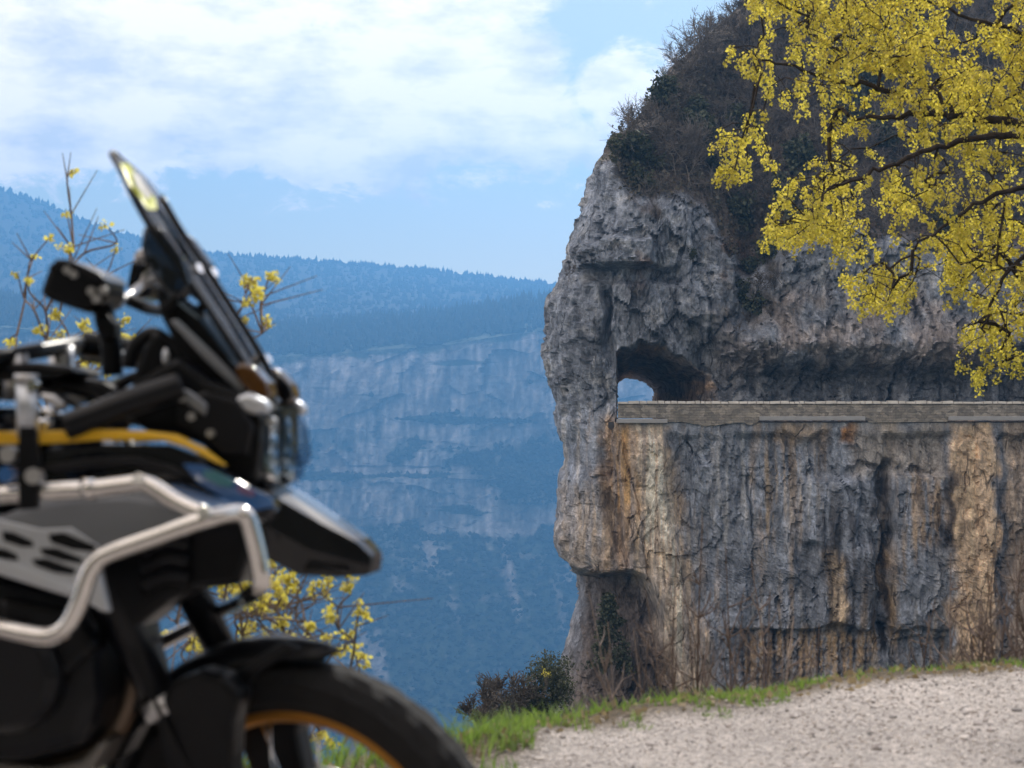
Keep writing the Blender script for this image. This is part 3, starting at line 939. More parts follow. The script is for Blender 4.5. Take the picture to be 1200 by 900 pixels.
def tubes_np(segs, n=3):
    """segs: list of (p0, p1, r0, r1) -> V, F of thin tapered prisms"""
    A = np.array([s[0] for s in segs], float); B = np.array([s[1] for s in segs], float)
    ra = np.array([s[2] for s in segs])[:, None]; rb = np.array([s[3] for s in segs])[:, None]
    t = B - A; t /= np.maximum(np.linalg.norm(t, axis=1), 1e-9)[:, None]
    up = np.where(np.abs(t[:, 2:3]) < .9, np.array([[0, 0, 1.]]), np.array([[1., 0, 0]]))
    u = np.cross(t, up); u /= np.linalg.norm(u, axis=1)[:, None]
    w = np.cross(t, u)
    V = []
    for P, rr in ((A, ra), (B, rb)):
        for k in range(n):
            an = 2 * pi * k / n
            V.append(P + (u * cos(an) + w * sin(an)) * rr)
    V = np.stack(V, 1).reshape(-1, 3)
    b0 = np.arange(len(segs)) * 2 * n
    F = [np.stack([b0 + k, b0 + (k + 1) % n, b0 + n + (k + 1) % n, b0 + n + k], 1) for k in range(n)]
    return V, np.concatenate(F)


def branch(r, p, d, L, rad, lev, segs, ends, wob=.25, split=(3, 5), shr=.62, up=.12, minr=.01):
    n = 3
    p = np.array(p, float); d = np.array(d, float)
    for i in range(n):
        d = d + r.normal(size=3) * wob * .5; d[2] += up; d /= np.linalg.norm(d)
        q = p + d * L / n
        r1 = max(minr, rad * (1 - .5 * (i + 1) / n))
        segs.append((p, q, max(minr, rad * (1 - .5 * i / n)), r1))
        if lev > 0 and (i > 0 or lev < 3):
            for _ in range(r.integers(1, split[1] - split[0] + 2)):
                e = d + r.normal(size=3) * .75; e /= np.linalg.norm(e)
                branch(r, q, e, L * shr * (.7 + .5 * r.random()), r1 * .62, lev - 1, segs, ends, wob, split, shr, up, minr)
        p = q
    ends.append(p)


M_bark = barkmat('grey_bark', (.10, .088, .08), (.20, .18, .165))
M_brush = barkmat('brown_twigs', (.07, .062, .055), (.14, .122, .105))
M_ever = leafmat('evergreen_leaf', (.032, .042, .024), (.08, .092, .048), .2)
M_moss = leafmat('dull_green_leaf', (.05, .065, .03), (.10, .10, .05), .25)
M_dry = leafmat('dry_leaf', (.055, .052, .038), (.105, .092, .068), .2)


def bare_tree(name, seed, h, mat=None, lev=3):
    r = np.random.default_rng(seed); segs = []; ends = []
    for k in range(r.integers(1, 4)):
        branch(r, (r.normal() * .08, r.normal() * .08, -.3), (r.normal() * .3, r.normal() * .3, 1), h * .55, .05 * h / 3, lev, segs, ends, minr=.011)
    V, F = tubes_np(segs)
    return mesh_np(name, V, F, mat or M_bark)


def leafy_shrub(name, seed, w, h, mat, n=24, per=34, size=.16):
    r = np.random.default_rng(seed)
    c = r.normal(size=(n, 3)); c /= np.linalg.norm(c, axis=1)[:, None]
    c = c * (r.random((n, 1)) ** .4) * np.array([w / 2, w / 2, h / 2]) * .8 + np.array([0, 0, h * .5])
    V, F = leaf_cloud(r, c, per, w * .2, size)
    segs = []
    for q in c[:12]: segs.append((np.array([0, 0, -.3]), q, .03, .012))
    V2, F2 = tubes_np(segs)
    midx = np.concatenate([np.zeros(len(F)), np.ones(len(F2))])
    return mesh_np(name, np.concatenate([V, V2]), np.concatenate([F, F2 + len(V)]), mats=[mat, M_bark], midx=midx)


def conifer(name, seed, h, w, mat, n=46, per=26):
    r = np.random.default_rng(seed)
    t = np.linspace(.04, 1, n); an = r.random(n) * 2 * pi
    rad = w / 2 * (1 - t) ** .8 * (.5 + .6 * r.random(n))
    c = np.stack([rad * np.cos(an), rad * np.sin(an), t * h], 1)
    V, F = leaf_cloud(r, c, per, .34, .16, (1, 1, .8), .4)
    V2, F2 = tubes_np([(np.array([0, 0, -.4]), np.array([0, 0, h * .95]), .07, .02)])
    return mesh_np(name, np.concatenate([V, V2]), np.concatenate([F, F2 + len(V)]), mats=[mat, M_bark],
                   midx=np.concatenate([np.zeros(len(F)), np.ones(len(F2))]))


def on_face(px, py):
    """point of the headland met by the line of sight of a pixel (fixed-point on its depth)"""
    Y = CY
    for _ in range(30):
        x, z = fx(px, Y), fz(py, Y)
        Y = .5 * Y + .5 * float(face_y(x, z)[0])
    return Vector((fx(px, Y), Y, fz(py, Y)))


def headland_plants():
    r = np.random.default_rng(21)
    bares = [bare_tree('bare_tree', 100 + i, 2.6 + .3 * (i % 3), lev=3) for i in range(5)]
    twigs = [bare_tree('bare_shrub', 200 + i, 1.5, M_brush, lev=3) for i in range(4)]
    evers = [leafy_shrub('evergreen_shrub', 300 + i, 1.5, 1.5, M_ever) for i in range(4)]
    dulls = [leafy_shrub('leafy_shrub', 400 + i, 1.3, 1.2, M_moss, 18, 30, .13) for i in range(2)]
    used = set()

    def put(kind, P, s, label, cat, group=None):
        src = kind[r.integers(len(kind))]
        if src.name in used:
            o = src.copy(); COL.objects.link(o)
        else:
            o = src; used.add(src.name)
        o.location = P; o.scale = (s * (.85 + .3 * r.random()), s * (.85 + .3 * r.random()), s * (.85 + .35 * r.random()))
        o.rotation_euler = (0, 0, r.random() * 6.28)
        if 'group' in o: del o['group']
        tag(o, label, cat, group)
        return o

    # the slope above the rock
    n = 0
    xs = r.uniform(3.2, 27, 4000); zs = r.uniform(8.5, 31, 4000)
    ok = []
    zt = zt_at(xs); xl = nose_x(zs)
    d = zs - zt
    y = face_y(xs, zs)
    pts = []
    for i in range(len(xs)):
        if d[i] < .5 or xs[i] < xl[i] + .9: continue
        p = np.array([xs[i], y[i], zs[i]])
        if any(((p - q) ** 2).sum() < .85 ** 2 for q in pts): continue
        pts.append(p)
    for p in pts:
        d_ = p[2] - float(zt_at(p[0])); pyy = HZ - (p[2] - CZ) / p[1] * FPX; pxx = 600 + p[0] / p[1] * FPX
        if pyy < -70 or pxx > 1230: continue
        low = d_ < 2.2
        u = r.random()
        greenish = fbm(np.array([[p[0] / 3.2, p[2] / 3.2, 3]]), 2)[0]
        P = Vector(p) - Vector((0, 0, .15))
        if low and u < .55: continue
        if greenish > .12 and pyy > 95:
            if u < .7: put(evers, P, r.uniform(.75, 1.35), 'dark evergreen bush in the dense scrub above the rock face', 'bush', 'evergreen bushes on the slope above the cliff')
            else: put(dulls, P, r.uniform(.8, 1.3), 'dull green bush in the scrub above the rock face', 'bush', 'dull green bushes on the slope above the cliff')
        elif u < .52:
            put(twigs, P, r.uniform(.8, 1.35), 'brown leafless bush in the scrub above the rock face', 'bush', 'leafless bushes on the slope above the cliff')
        else:
            put(bares, P, r.uniform(.55, 1.0), 'leafless grey tree in the dense scrub above the rock face', 'tree', 'leafless trees on the slope above the cliff')
    # those one can tell apart
    for px, py, s, lab in ((739, 152, .55, 'small leafless tree leaning out on the bare shoulder at the top left of the cliff'),
                           (811, 190, 1.0, 'pale thin-trunked leafless tree at the front edge of the scrub above the cliff')):
        put(bares, on_face(px, py) - Vector((0, .2, .2)), s, lab, 'tree')
    for px, py in ((757, 132), (768, 112), (778, 96), (786, 82), (797, 66), (806, 58), (818, 44), (828, 36), (838, 26), (847, 18), (855, 12), (866, 4)):
        z = 0
        P = on_face(px + 8, py + 6)
        put(bares if r.random() < .6 else twigs, P - Vector((0, -.4, .3)), r.uniform(.55, .8), 'leafless tree standing against the sky on the left crest of the cliff', 'tree', 'leafless trees on the skyline of the cliff')
    put(evers, on_face(745, 208) - Vector((0, .3, .5)), .75, 'small round evergreen bush alone on the brown ledge at the top of the rock face', 'bush')
    put(dulls, on_face(722, 172) - Vector((0, .2, .4)), .8, 'yellowish green bush on the top left shoulder of the cliff', 'bush')
    put(twigs, on_face(668, 318) - Vector((0, .1, .3)), .55, 'tiny leafless bush rooted in the left edge of the cliff', 'bush')
    for px, py, s in ((900, 262, 1.0), (884, 285, 1.2), (902, 300, 1.2), (878, 312, .9), (890, 330, 1.2), (905, 338, 1.0), (872, 345, .8), (888, 358, 1.1), (902, 368, .8), (876, 375, .7), (866, 388, .6), (915, 318, .8)):
        put(evers if r.random() < .45 else twigs, on_face(px, py) - Vector((0, .1, .5 * s)), s * .85, 'dark bush in the overgrown gully down the middle of the rock face', 'bush', 'bushes in the gully of the rock face')
    for px, py, s in ((803, 292, .35), (812, 302, .4), (843, 276, .4), (762, 258, .3), (982, 282, .7), (1010, 300, .6), (860, 250, .6), (935, 290, .6)):
        put(evers if r.random() < .5 else twigs, on_face(px, py) - Vector((0, .1, .25 * s)), s, 'small bush rooted in a crack of the grey rock face', 'bush', 'small bushes on the rock face')
    # hollow under the nose and the spur below it
    o = conifer('evergreen_shrub', 31, 3.6, 2.1, M_ever, 70, 34); o.location = on_face(714, 776) - Vector((.1, 1.9, .2))
    tag(o, 'tall dark conical evergreen in the hollow under the overhanging rock nose', 'bush')
    for px, py, s in ((742, 700, .5), (735, 735, .6), (690, 690, .5), (745, 770, .7), (725, 790, .6), (700, 668, .4)):
        put(twigs, on_face(px, py) - Vector((0, .1, .2)), s, 'brown leafless bush in the hollow under the overhanging rock nose', 'bush', 'leafless bushes under the rock nose')
    # dry undergrowth, uncountable
    xs = r.uniform(2.6, 27, 5200); zs = r.uniform(8.0, 31, 5200)
    keep = (zs - zt_at(xs) > .1 + .5 * r.random(5200)) & (xs > nose_x(zs) + .3)
    xs, zs = xs[keep], zs[keep]
    c = np.stack([xs, face_y(xs, zs) - .05, zs + .05], 1)
    V, F = leaf_cloud(r, c, 9, .42, .17)
    o = mesh_np('undergrowth', V, F, M_dry)
    tag(o, 'dry brown undergrowth and dead leaves covering the slope above the rock', 'undergrowth', kind='stuff')
headland_plants()
# ------------------------------------------------------------------ lay-by, verge, slope below it
EX = [-60, -12, -5, -2.5, -1.1, -.5, -.18, .115, .89, 1.57, 2.11, 4, 8, 14, 25, 45, 70]
EY = [4.0, 4.6, 4.9, 5.2, 5.55, 5.86, 6.12, 6.68, 7.40, 7.93, 8.20, 9.5, 14, 22, 40, 75, 100]


def edge_d(x, y):
    """metres inside the lay-by (negative: out over the drop)"""
    e = np.interp(x, EX, EY); sl_ = np.gradient(np.interp(np.linspace(-60, 70, 2601), EX, EY), .05)
    s = np.interp(x, np.linspace(-60, 70, 2601), sl_)
    return (e - y) / np.sqrt(1 + s * s)


def ground_z(x, y):
    x = np.asarray(x, float); y = np.asarray(y, float)
    P = np.stack([x, y, x * 0], -1).reshape(-1, 3)
    d = edge_d(x.ravel(), y.ravel())
    w = fbm(P / 1.7, 3) * .018 + fbm(P / .4 + 3, 3) * .006
    lip = .035 * np.exp(-((d - .05) / .22) ** 2) * (.6 + .8 * gnoise(P / .6))
    dd = np.maximum(0, -d)
    big = fbm(P / 6 + 8, 4)
    drop = np.where(dd < 1.2, .55 * dd ** 1.3, .55 * 1.2 ** 1.3 + (dd - 1.2) * 1.25)
    z = w + lip - np.minimum(drop, 75 + .02 * dd) + big * np.minimum(dd * .12, 2.2)
    return z.reshape(x.shape)


def axis(a):
    out = []
    for lo, hi, st in a: out.append(np.arange(lo, hi, st))
    return np.concatenate(out)


def ground():
    xs = axis([(-60, -12, 3), (-12, -3, .5), (-3, 4.2, .05), (4.2, 14, .5), (14, 70, 2)])
    ys = axis([(-14, 3.5, .8), (3.5, 10.5, .05), (10.5, 25, .5), (25, 130, 2.5)])
    Xg, Yg = np.meshgrid(xs, ys)
    V = np.stack([Xg, Yg, ground_z(Xg, Yg)], 2).reshape(-1, 3)
    d = edge_d(V[:, 0], V[:, 1])
    n = fbm(V / .35, 4); n2 = fbm(V / 1.4 + 5, 3)
    grav = np.array([.44, .40, .38]) * (1 + .18 * n + .34 * n2)[:, None]
    soil = np.array([.11, .085, .055]) * (1 + .4 * n)[:, None]
    wood = np.array([.05, .055, .03]) * (1 + .5 * n)[:, None]
    k = sstep(.05, .30, d + .16 * n + .12 * n2)[:, None]
    c = grav * k + soil * (1 - k)
    k = sstep(-1.2, -3, d)[:, None]
    c = c * (1 - k) + wood * k
    m, nt, out = material('gravel')
    b = nt.new('ShaderNodeBsdfPrincipled'); b.inputs['Roughness'].default_value = .92; b.inputs['Specular IOR Level'].default_value = .25
    a = nt.new('ShaderNodeAttribute', attribute_name='tint'); tc = nt.new('ShaderNodeTexCoord')
    vo = nt.new('ShaderNodeTexVoronoi'); vo.inputs['Scale'].default_value = 95; nt.put(vo.inputs['Vector'], tc.outputs['Object'])
    v2 = nt.new('ShaderNodeTexVoronoi'); v2.inputs['Scale'].default_value = 230; nt.put(v2.inputs['Vector'], tc.outputs['Object'])
    s1 = nt.new('ShaderNodeSeparateColor'); nt.put(s1.inputs[0], vo.outputs['Color'])
    s2 = nt.new('ShaderNodeSeparateColor'); nt.put(s2.inputs[0], v2.outputs['Color'])
    f = nt.math('MULTIPLY', nt.math('MULTIPLY_ADD', s1.outputs[0], .9, .5), nt.math('MULTIPLY_ADD', s2.outputs[0], .6, .72))
    vm = nt.new('ShaderNodeVectorMath', operation='SCALE'); nt.put(vm.inputs[0], a.outputs['Color']); nt.put(vm.inputs['Scale'], f)
    nt.put(b.inputs['Base Color'], vm.outputs[0])
    bp = nt.new('ShaderNodeBump'); bp.inputs['Strength'].default_value = 1.0; bp.inputs['Distance'].default_value = .012
    nt.put(bp.inputs['Height'], nt.math('ADD', nt.math('MULTIPLY', vo.outputs['Distance'], -1.2), nt.math('MULTIPLY', v2.outputs['Distance'], -.5)))
    nt.put(b.inputs['Normal'], bp); nt.put(out.inputs['Surface'], b)
    o = mesh_np('ground', V, grid_faces(len(ys), len(xs)), m, attrs={'tint': np.clip(c, .01, 1)}, smooth=True)
    tag(o, 'pale gravel lay-by falling away to a steep slope at its edge', 'ground', kind='structure')
    # gorge floor far below
    xs = np.linspace(-2200, 2200, 60); ys = np.linspace(100, 1640, 50)
    Xg, Yg = np.meshgrid(xs, ys)
    t = np.clip((Yg - 100) / 700, 0, 1)
    Zg = -70 - 470 * t ** .7 + fbm(np.stack([Xg / 200, Yg / 200, Xg * 0], 2).reshape(-1, 3), 4).reshape(Xg.shape) * 25
    o = mesh_np('gorge_floor', np.stack([Xg, Yg, Zg], 2).reshape(-1, 3), grid_faces(50, 60), principled('gorge_wood', (.04, .05, .03), .95, var=.5, vscale=.02), smooth=True)
    tag(o, 'deep wooded floor of the gorge', 'gorge', kind='structure')


def scatter_xy(r, n, x0, x1, y0, y1):
    return r.uniform(x0, x1, n), r.uniform(y0, y1, n)


def gravel_stones():
    r = np.random.default_rng(9)
    x, y = scatter_xy(r, 34000, -1.6, 3.4, 4.6, 9.3)
    d = edge_d(x, y)
    n = fbm(np.stack([x, y, x * 0], 1) / .3, 3)
    keep = (d > .10 + .15 * n) & (r.random(len(x)) < .55 + .5 * n)
    x, y = x[keep], y[keep]
    k = len(x)
    bm = bmesh.new(); bmesh.ops.create_icosphere(bm, subdivisions=1, radius=1)
    bv = np.array([v.co for v in bm.verts]); bf = np.array([[v.index for v in f.verts] for f in bm.faces]); bm.free()
    s = (.0025 + .0062 * r.random(k) ** 2.2 + .011 * (r.random(k) < .012))[:, None, None]
    V = bv[None] * (1 + .35 * r.normal(size=(k, len(bv), 1)) * .5) * s * r.uniform(.6, 1.25, (k, 1, 3)) * np.array([1, 1, .7])
    V[:, :, 0] += x[:, None]; V[:, :, 1] += y[:, None]; V[:, :, 2] += (ground_z(x, y) + .002)[:, None]
    F = (bf[None] + (np.arange(k) * len(bv))[:, None, None]).reshape(-1, 3)
    m, nt, out = material('stone_chips')
    b = nt.new('ShaderNodeBsdfPrincipled'); b.inputs['Roughness'].default_value = .85
    g = nt.new('ShaderNodeNewGeometry')
    nt.put(b.inputs['Base Color'], nt.ramp(g.outputs['Random Per Island'], [(0, (.17, .16, .16)), (.3, (.36, .325, .31)), (.7, (.50, .455, .43)), (1, (.68, .63, .60))]))
    nt.put(out.inputs['Surface'], b)
    o = mesh_np('gravel_stones', V.reshape(-1, 3), F, m)
    tag(o, 'loose pale grey gravel stones scattered over the lay-by', 'gravel', kind='stuff')


def grass():
    r = np.random.default_rng(12)
    x, y = scatter_xy(r, 170000, -3.2, 4.6, 4.6, 11)
    d = edge_d(x, y)
    P = np.stack([x, y, x * 0], 1)
    n = fbm(P / .28 + 3, 3); n2 = fbm(P / .9 + 8, 2)
    thick = np.interp(x, [-3, -.3, .2, .6, .9, 1.6, 2.2, 3, 5], [.22, .24, .20, .11, .15, .11, .10, .12, .2])
    band = (d > -.55) & (d < thick * (.7 + 1.6 * n + .8 * n2))
    px = 600 + x / y * FPX; py = HZ + CZ / y * FPX
    tuft = np.zeros(len(x), bool)
    for tx, ty, rr in ((600, 872, .06), (598, 866, .05), (640, 858, .05), (745, 850, .035), (676, 857, .04), (836, 838, .045), (868, 821, .09), (905, 800, .12), (925, 797, .1), (880, 812, .07), (1010, 800, .03), (760, 822, .06), (560, 872, .1), (1090, 782, .06), (920, 814, .03)):
        Y_ = CZ * FPX / (ty - HZ); X_ = fx(tx, Y_)
        tuft |= ((x - X_) ** 2 + ((y - Y_) * .6) ** 2 < (1.5 * rr * (1 + .8 * n)) ** 2)
    keep = (band & (r.random(len(x)) < np.clip(.55 + 1.5 * n, 0.04, 1) * np.where(x > .1, .12 + .88 * sstep(-.22, .16, n2), 1))) | (tuft & (r.random(len(x)) < .8))
    x, y, d, n, n2 = x[keep], y[keep], d[keep], n[keep], n2[keep]; k = len(x)
    tall = np.interp(x, [-3, -.2, .3, 1.0, 1.8, 4], [1.7, 1.7, 1.2, .8, .7, .7])
    h = (.026 + .05 * r.random(k) ** 1.6) * tall * np.where(d > .22, .5, 1) * (1 + .8 * n2)
    h = np.clip(h, .012, .15)
    a = r.random(k) * 2 * pi; lean = h * r.uniform(.15, .8, k)
    dx, dy = np.cos(a), np.sin(a)
    w = r.uniform(.0018, .0042, k)
    z = ground_z(x, y) - .004
    b = r.random(k) * pi; wx, wy = np.cos(b) * w, np.sin(b) * w
    rows = []
    for t, ww in ((0, 1), (.5, .8), (1, .08)):
        cx = x + dx * lean * t * t; cy_ = y + dy * lean * t * t; cz = z + h * (t - .18 * t * t)
        rows += [np.stack([cx - wx * ww, cy_ - wy * ww, cz], 1), np.stack([cx + wx * ww, cy_ + wy * ww, cz], 1)]
    V = np.stack(rows, 1).reshape(-1, 3)
    b0 = np.arange(k) * 6
    F = np.concatenate([np.stack([b0, b0 + 1, b0 + 3, b0 + 2], 1), np.stack([b0 + 2, b0 + 3, b0 + 5, b0 + 4], 1)])
    m = leafmat('grass_blade', (.075, .15, .026), (.22, .30, .075), .48, (.24, .38, .05))
    o = mesh_np('grass', V, F, m)
    tag(o, 'short bright green grass along the edge of the gravel', 'grass', kind='stuff')
    # dry litter between the blades
    x, y = scatter_xy(r, 14000, -3, 4.5, 4.6, 10); d = edge_d(x, y)
    q = (d > -.6) & (d < .2); x, y = x[q], y[q]
    V, F = leaf_cloud(r, np.stack([x, y, ground_z(x, y) + .008], 1), 1, .012, .03, (1, 1, .3))
    o = mesh_np('dry_grass', V, F, leafmat('straw', (.20, .15, .08), (.36, .29, .17), .3))
    tag(o, 'dry straw and dead leaves among the grass at the verge', 'grass', kind='stuff')


# ------------------------------------------------------------------ flowering shrub and saplings beyond the edge
M_twig = barkmat('red_brown_twig', (.11, .085, .075), (.25, .20, .18), 60)
M_pale = barkmat('pale_twig', (.22, .18, .165), (.36, .30, .275), 60)
M_flower = leafmat('yellow_flower', (.50, .45, .06), (.76, .69, .20), .55, (.90, .80, .10))


def flower_heads(r, pts, per, size, spread):
    V, F = leaf_cloud(r, pts, per, spread, size, (1, 1, .9), .9)
    return V, F


def path_segs(pts, r0, r1, segs):
    P = catmull(pts, 5)
    n = len(P) - 1
    for i in range(n):
        segs.append((np.array(P[i]), np.array(P[i + 1]), r0 + (r1 - r0) * i / n, r0 + (r1 - r0) * (i + 1) / n))


def yellow_shrub(name, label, base, tips, Y, seed, stem_w):
    """stems fan out from one foot to the listed twig ends, which carry hanging yellow flowers"""
    r = np.random.default_rng(seed)
    root = empty(name, base); tag(root, label, 'shrub')
    B = np.array(base)
    segs = []; fl = []
    nodes = []
    order = sorted(tips, key=lambda t: -t[1])
    for px, py, nf in order:
        Yt = Y + r.normal() * .32
        T = np.array(at(px, py, Yt)) - B
        # leave from the nearest point of an older stem that lies well below, or from the foot
        best = None
        for q in nodes:
            dz = T[2] - q[2]
            if dz > .08 * np.linalg.norm(T) and dz > .12:
                c = np.linalg.norm(T - q) + .15 * abs(T[0] - q[0])
                if c < 1.1 and (best is None or c < best[0]): best = (c, q)
        S0 = best[1] if best is not None else np.array([r.normal() * .12, r.normal() * .1, 0])
        rad = stem_w * (.5 if best is not None else 1)
        m1 = S0 + (T - S0) * .4 + np.array([r.normal() * .03, r.normal() * .03, .06 * np.linalg.norm(T - S0)])
        m2 = S0 + (T - S0) * .75 + r.normal(size=3) * .025
        path_segs([S0, m1, m2, T], rad, .0022, segs)
        nodes += [m1, m2]
        fl.append([T])
        for j in range(nf - 1):
            q = T + r.normal(size=3) * np.array([.015, .02, .018])
            s = m2 + (T - m2) * r.random()
            segs.append((s, q, .0022, .0015)); fl[-1].append(q)
    for j in range(int(len(tips) * 2.4)):                         # bare side twigs
        q = nodes[r.integers(len(nodes))]
        e = q + np.array([r.normal() * .12, r.normal() * .1, abs(r.normal()) * .07 + .03])
        segs.append((q, e, .003, .0012))
    V, F = tubes_np(segs, 5)
    mesh_np('stem', V, F, M_twig, root)
    for pts in fl:
        V, F = flower_heads(r, np.array(pts), 13, .0165, .019)
        mesh_np('flower_cluster', V, F, M_flower, root)
    return root


def sapling(root_px, tip_px, Y, seed, mat, label, wid=.007, side=9, group=None):
    r = np.random.default_rng(seed)
    a = np.array(at(root_px[0], root_px[1], Y)); b = np.array(at(tip_px[0], tip_px[1], Y + r.normal() * .25))
    a[2] = float(ground_z(np.array([a[0]]), np.array([a[1]]))[0]) - .05
    L = np.linalg.norm(b - a)
    mid = a + (b - a) * .5 + r.normal(size=3) * .04 * L
    segs = []
    path_segs([np.zeros(3), mid - a, b - a], wid, .0022, segs)
    P = [s[0] for s in segs]
    for k in range(int(side * 1.6)):
        t = r.uniform(.15, .98); p = P[int(t * (len(P) - 1))]
        d = (b - a) / L
        e = d * .7 + r.normal(size=3) * np.array([.65, .5, .25]); e /= np.linalg.norm(e)
        l = L * r.uniform(.10, .30) * (1.2 - t)
        q = p + e * l; q2 = q + (e + d * .8) * l * .5
        segs.append((p, q, .0038, .0028)); segs.append((q, q2, .0028, .0014))
        if r.random() < .6:
            e2 = e + r.normal(size=3) * .6; segs.append((q, q + e2 * l * .45, .0022, .0013))
    V, F = tubes_np(segs, 5)
    o = mesh_np('bare_sapling', V, F, mat); o.location = a
    tag(o, label, 'sapling', group)
    return o


def near_plants():
    Y = 7.1
    b1 = at(120, 1000, Y)
    up = [(85, 200, 1), (78, 250, 1), (122, 262, 1), (40, 300, 1), (20, 320, 1), (58, 278, 1), (80, 288, 3), (136, 290, 1), (143, 378, 2), (65, 368, 3), (100, 402, 6), (112, 420, 5),
          (10, 398, 3), (30, 412, 2), (5, 425, 3), (33, 328, 1), (150, 400, 2), (48, 385, 2), (95, 380, 2), (105, 392, 5), (98, 416, 5), (120, 408, 4), (84, 412, 4), (70, 398, 3), (16, 420, 4), (145, 395, 3), (128, 428, 3)]
    yellow_shrub('flowering_shrub', 'tall sparse shrub with yellow flower tufts rising behind the handlebar at the left', b1, up, Y, 3, .010)
    b2 = at(262, 1010, Y - .1)
    mid = [(295, 325, 6), (316, 321, 4), (300, 346, 5), (313, 372, 3), (283, 375, 2), (310, 440, 2), (285, 330, 3)]
    yellow_shrub('flowering_shrub', 'single upright shrub stem with yellow flowers showing in front of the windscreen', b2, mid, Y - .1, 5, .008)
    b3 = at(250, 985, Y + .1)
    low = [(405, 685, 4), (390, 718, 5), (420, 715, 5), (412, 740, 5), (396, 762, 4), (425, 766, 3), (346, 664, 6), (327, 688, 8), (312, 702, 8), (338, 676, 7), (300, 716, 6),
           (272, 690, 4), (285, 742, 5), (342, 742, 4), (366, 690, 3), (335, 722, 4), (240, 762, 3), (200, 742, 3), (186, 782, 3), (206, 800, 3), (226, 792, 2), (250, 742, 3),
           (182, 702, 2), (350, 850, 4), (372, 862, 4), (392, 872, 3), (346, 872, 3), (300, 850, 2), (142, 850, 3), (152, 872, 2), (20, 885, 3), (10, 872, 2), (318, 655, 5), (385, 745, 3), (330, 705, 5), (290, 705, 4)]
    rr = np.random.default_rng(33)
    low += [(float(rr.uniform(190, 425)), float(rr.uniform(655, 860)), int(rr.integers(2, 6))) for _ in range(46)]
    low += [(float(rr.uniform(0, 200)), float(rr.uniform(815, 900)), int(rr.integers(2, 5))) for _ in range(16)]
    low = [t for t in low if not (t[0] > 400 and t[1] < 680)]
    yellow_shrub('flowering_shrub', 'wide low shrub thick with yellow flowers behind the front wheel and fork', b3, low, Y + .1, 8, .009)
    for i, (a, b) in enumerate((((150, 905), (225, 760)), ((170, 905), (240, 800)), ((190, 900), (160, 745)), ((130, 905), (215, 690)), ((215, 905), (165, 800)), ((60, 905), (30, 780)), ((330, 880), (430, 790)))):
        sapling(a, b, 6.6, 40 + i, M_pale if i % 2 else M_twig, 'thin bare twig among the yellow flowers behind the motorcycle', .005, 6, 'bare twigs behind the motorcycle')
    G = 'bare saplings beyond the verge below the cliff'
    L = 'thin leafless sapling beyond the verge in front of the lower cliff'
    lst = [((824, 812), (823, 606), .010, 16, M_twig, 'tallest dark upright sapling beyond the verge, in front of the cliff foot'),
           ((786, 812), (690, 694), .004, 10, M_pale, 'pale sapling leaning far to the left in front of the dark evergreen'),
           ((775, 814), (712, 728), .0035, 8, M_pale, L), ((850, 805), (880, 655), .006, 9, M_twig, L), ((800, 814), (756, 690), .006, 9, M_twig, L),
           ((862, 800), (850, 640), .006, 10, M_twig, L), ((905, 795), (902, 690), .005, 8, M_twig, L), ((772, 815), (742, 735), .005, 7, M_pale, L),
           ((888, 797), (930, 722), .005, 7, M_pale, L), ((752, 820), (700, 778), .004, 5, M_pale, L), ((812, 812), (792, 650), .006, 9, M_twig, L), ((838, 808), (812, 705), .005, 8, M_pale, L),
           ((735, 822), (760, 745), .004, 6, M_twig, L), ((870, 800), (846, 715), .005, 8, M_twig, L), ((948, 790), (960, 730), .004, 5, M_twig, L)]
    for i, (a, b, w, s, m, lab) in enumerate(lst):
        sapling(a, b, 9.0, 60 + i, m, lab, w, s, G if lab == L else None)
    L = 'thin leafless sapling in the thicket at the right end of the verge'
    for i, (a, b) in enumerate((((1122, 768), (1114, 648)), ((1140, 768), (1126, 676)), ((1150, 767), (1166, 640)), ((1163, 766), (1148, 700)), ((1180, 766), (1190, 640)), ((1195, 766), (1203, 596)),
                                ((1206, 766), (1178, 650)), ((1130, 768), (1150, 700)), ((1185, 766), (1162, 672)), ((1170, 766), (1182, 690)), ((1215, 766), (1192, 700)), ((1105, 770), (1096, 700)), ((1198, 766), (1186, 620)))):
        sapling(a, b, 9.4, 90 + i, M_twig, L, .0055, 10, 'leafless saplings at the right end of the verge')
    # dark bushes on the spur at the left foot of the headland
    r = np.random.default_rng(2)
    for i, (px, py, w, h, m, lab) in enumerate(((644, 842, 1.7, 2.2, M_ever, 'dark evergreen bush at the left foot of the rock beside the hazy gorge'), (620, 850, 1.5, 1.1, M_ever, 'low dark green bush left of the foot of the rock, above the grass'))):
        o = leafy_shrub('evergreen_shrub', 500 + i, w, h, m, 80, 60, .07); o.location = at(px, py, 60); tag(o, lab, 'bush')
    o = leafy_shrub('leafy_shrub', 510, .45, .35, M_flower, 6, 14, .05); o.location = at(640, 795, 59.4); tag(o, 'small yellow-green bush on top of the dark bush by the rock foot', 'bush')
    for i, (px, py, h) in enumerate(((585, 850, 1.9), (598, 852, 1.7), (572, 852, 1.3), (610, 848, 2.0), (592, 854, 1.5), (578, 856, 1.5))):
        o = bare_tree('bare_shrub', 520 + i, h, M_brush, 4); o.location = at(px, py, 58 + i); tag(o, 'brown leafless bush at the far left of the rock foot, above the grass', 'bush', 'leafless bushes left of the rock foot')
    # rock spur they grow from
    nc, nr_ = 40, 30
    u = np.linspace(-1, 1, nc); v = np.linspace(0, 1, nr_)
    U, Vv = np.meshgrid(u, v)
    Xg = .9 + U * 7 * (.25 + Vv); Yg = 60 - np.cos(U * 1.4) * 3 * (.3 + Vv) + 2; Zg = fz(838, 60) - .2 - Vv * 34 - (U * 1.6) ** 2 * 1.2
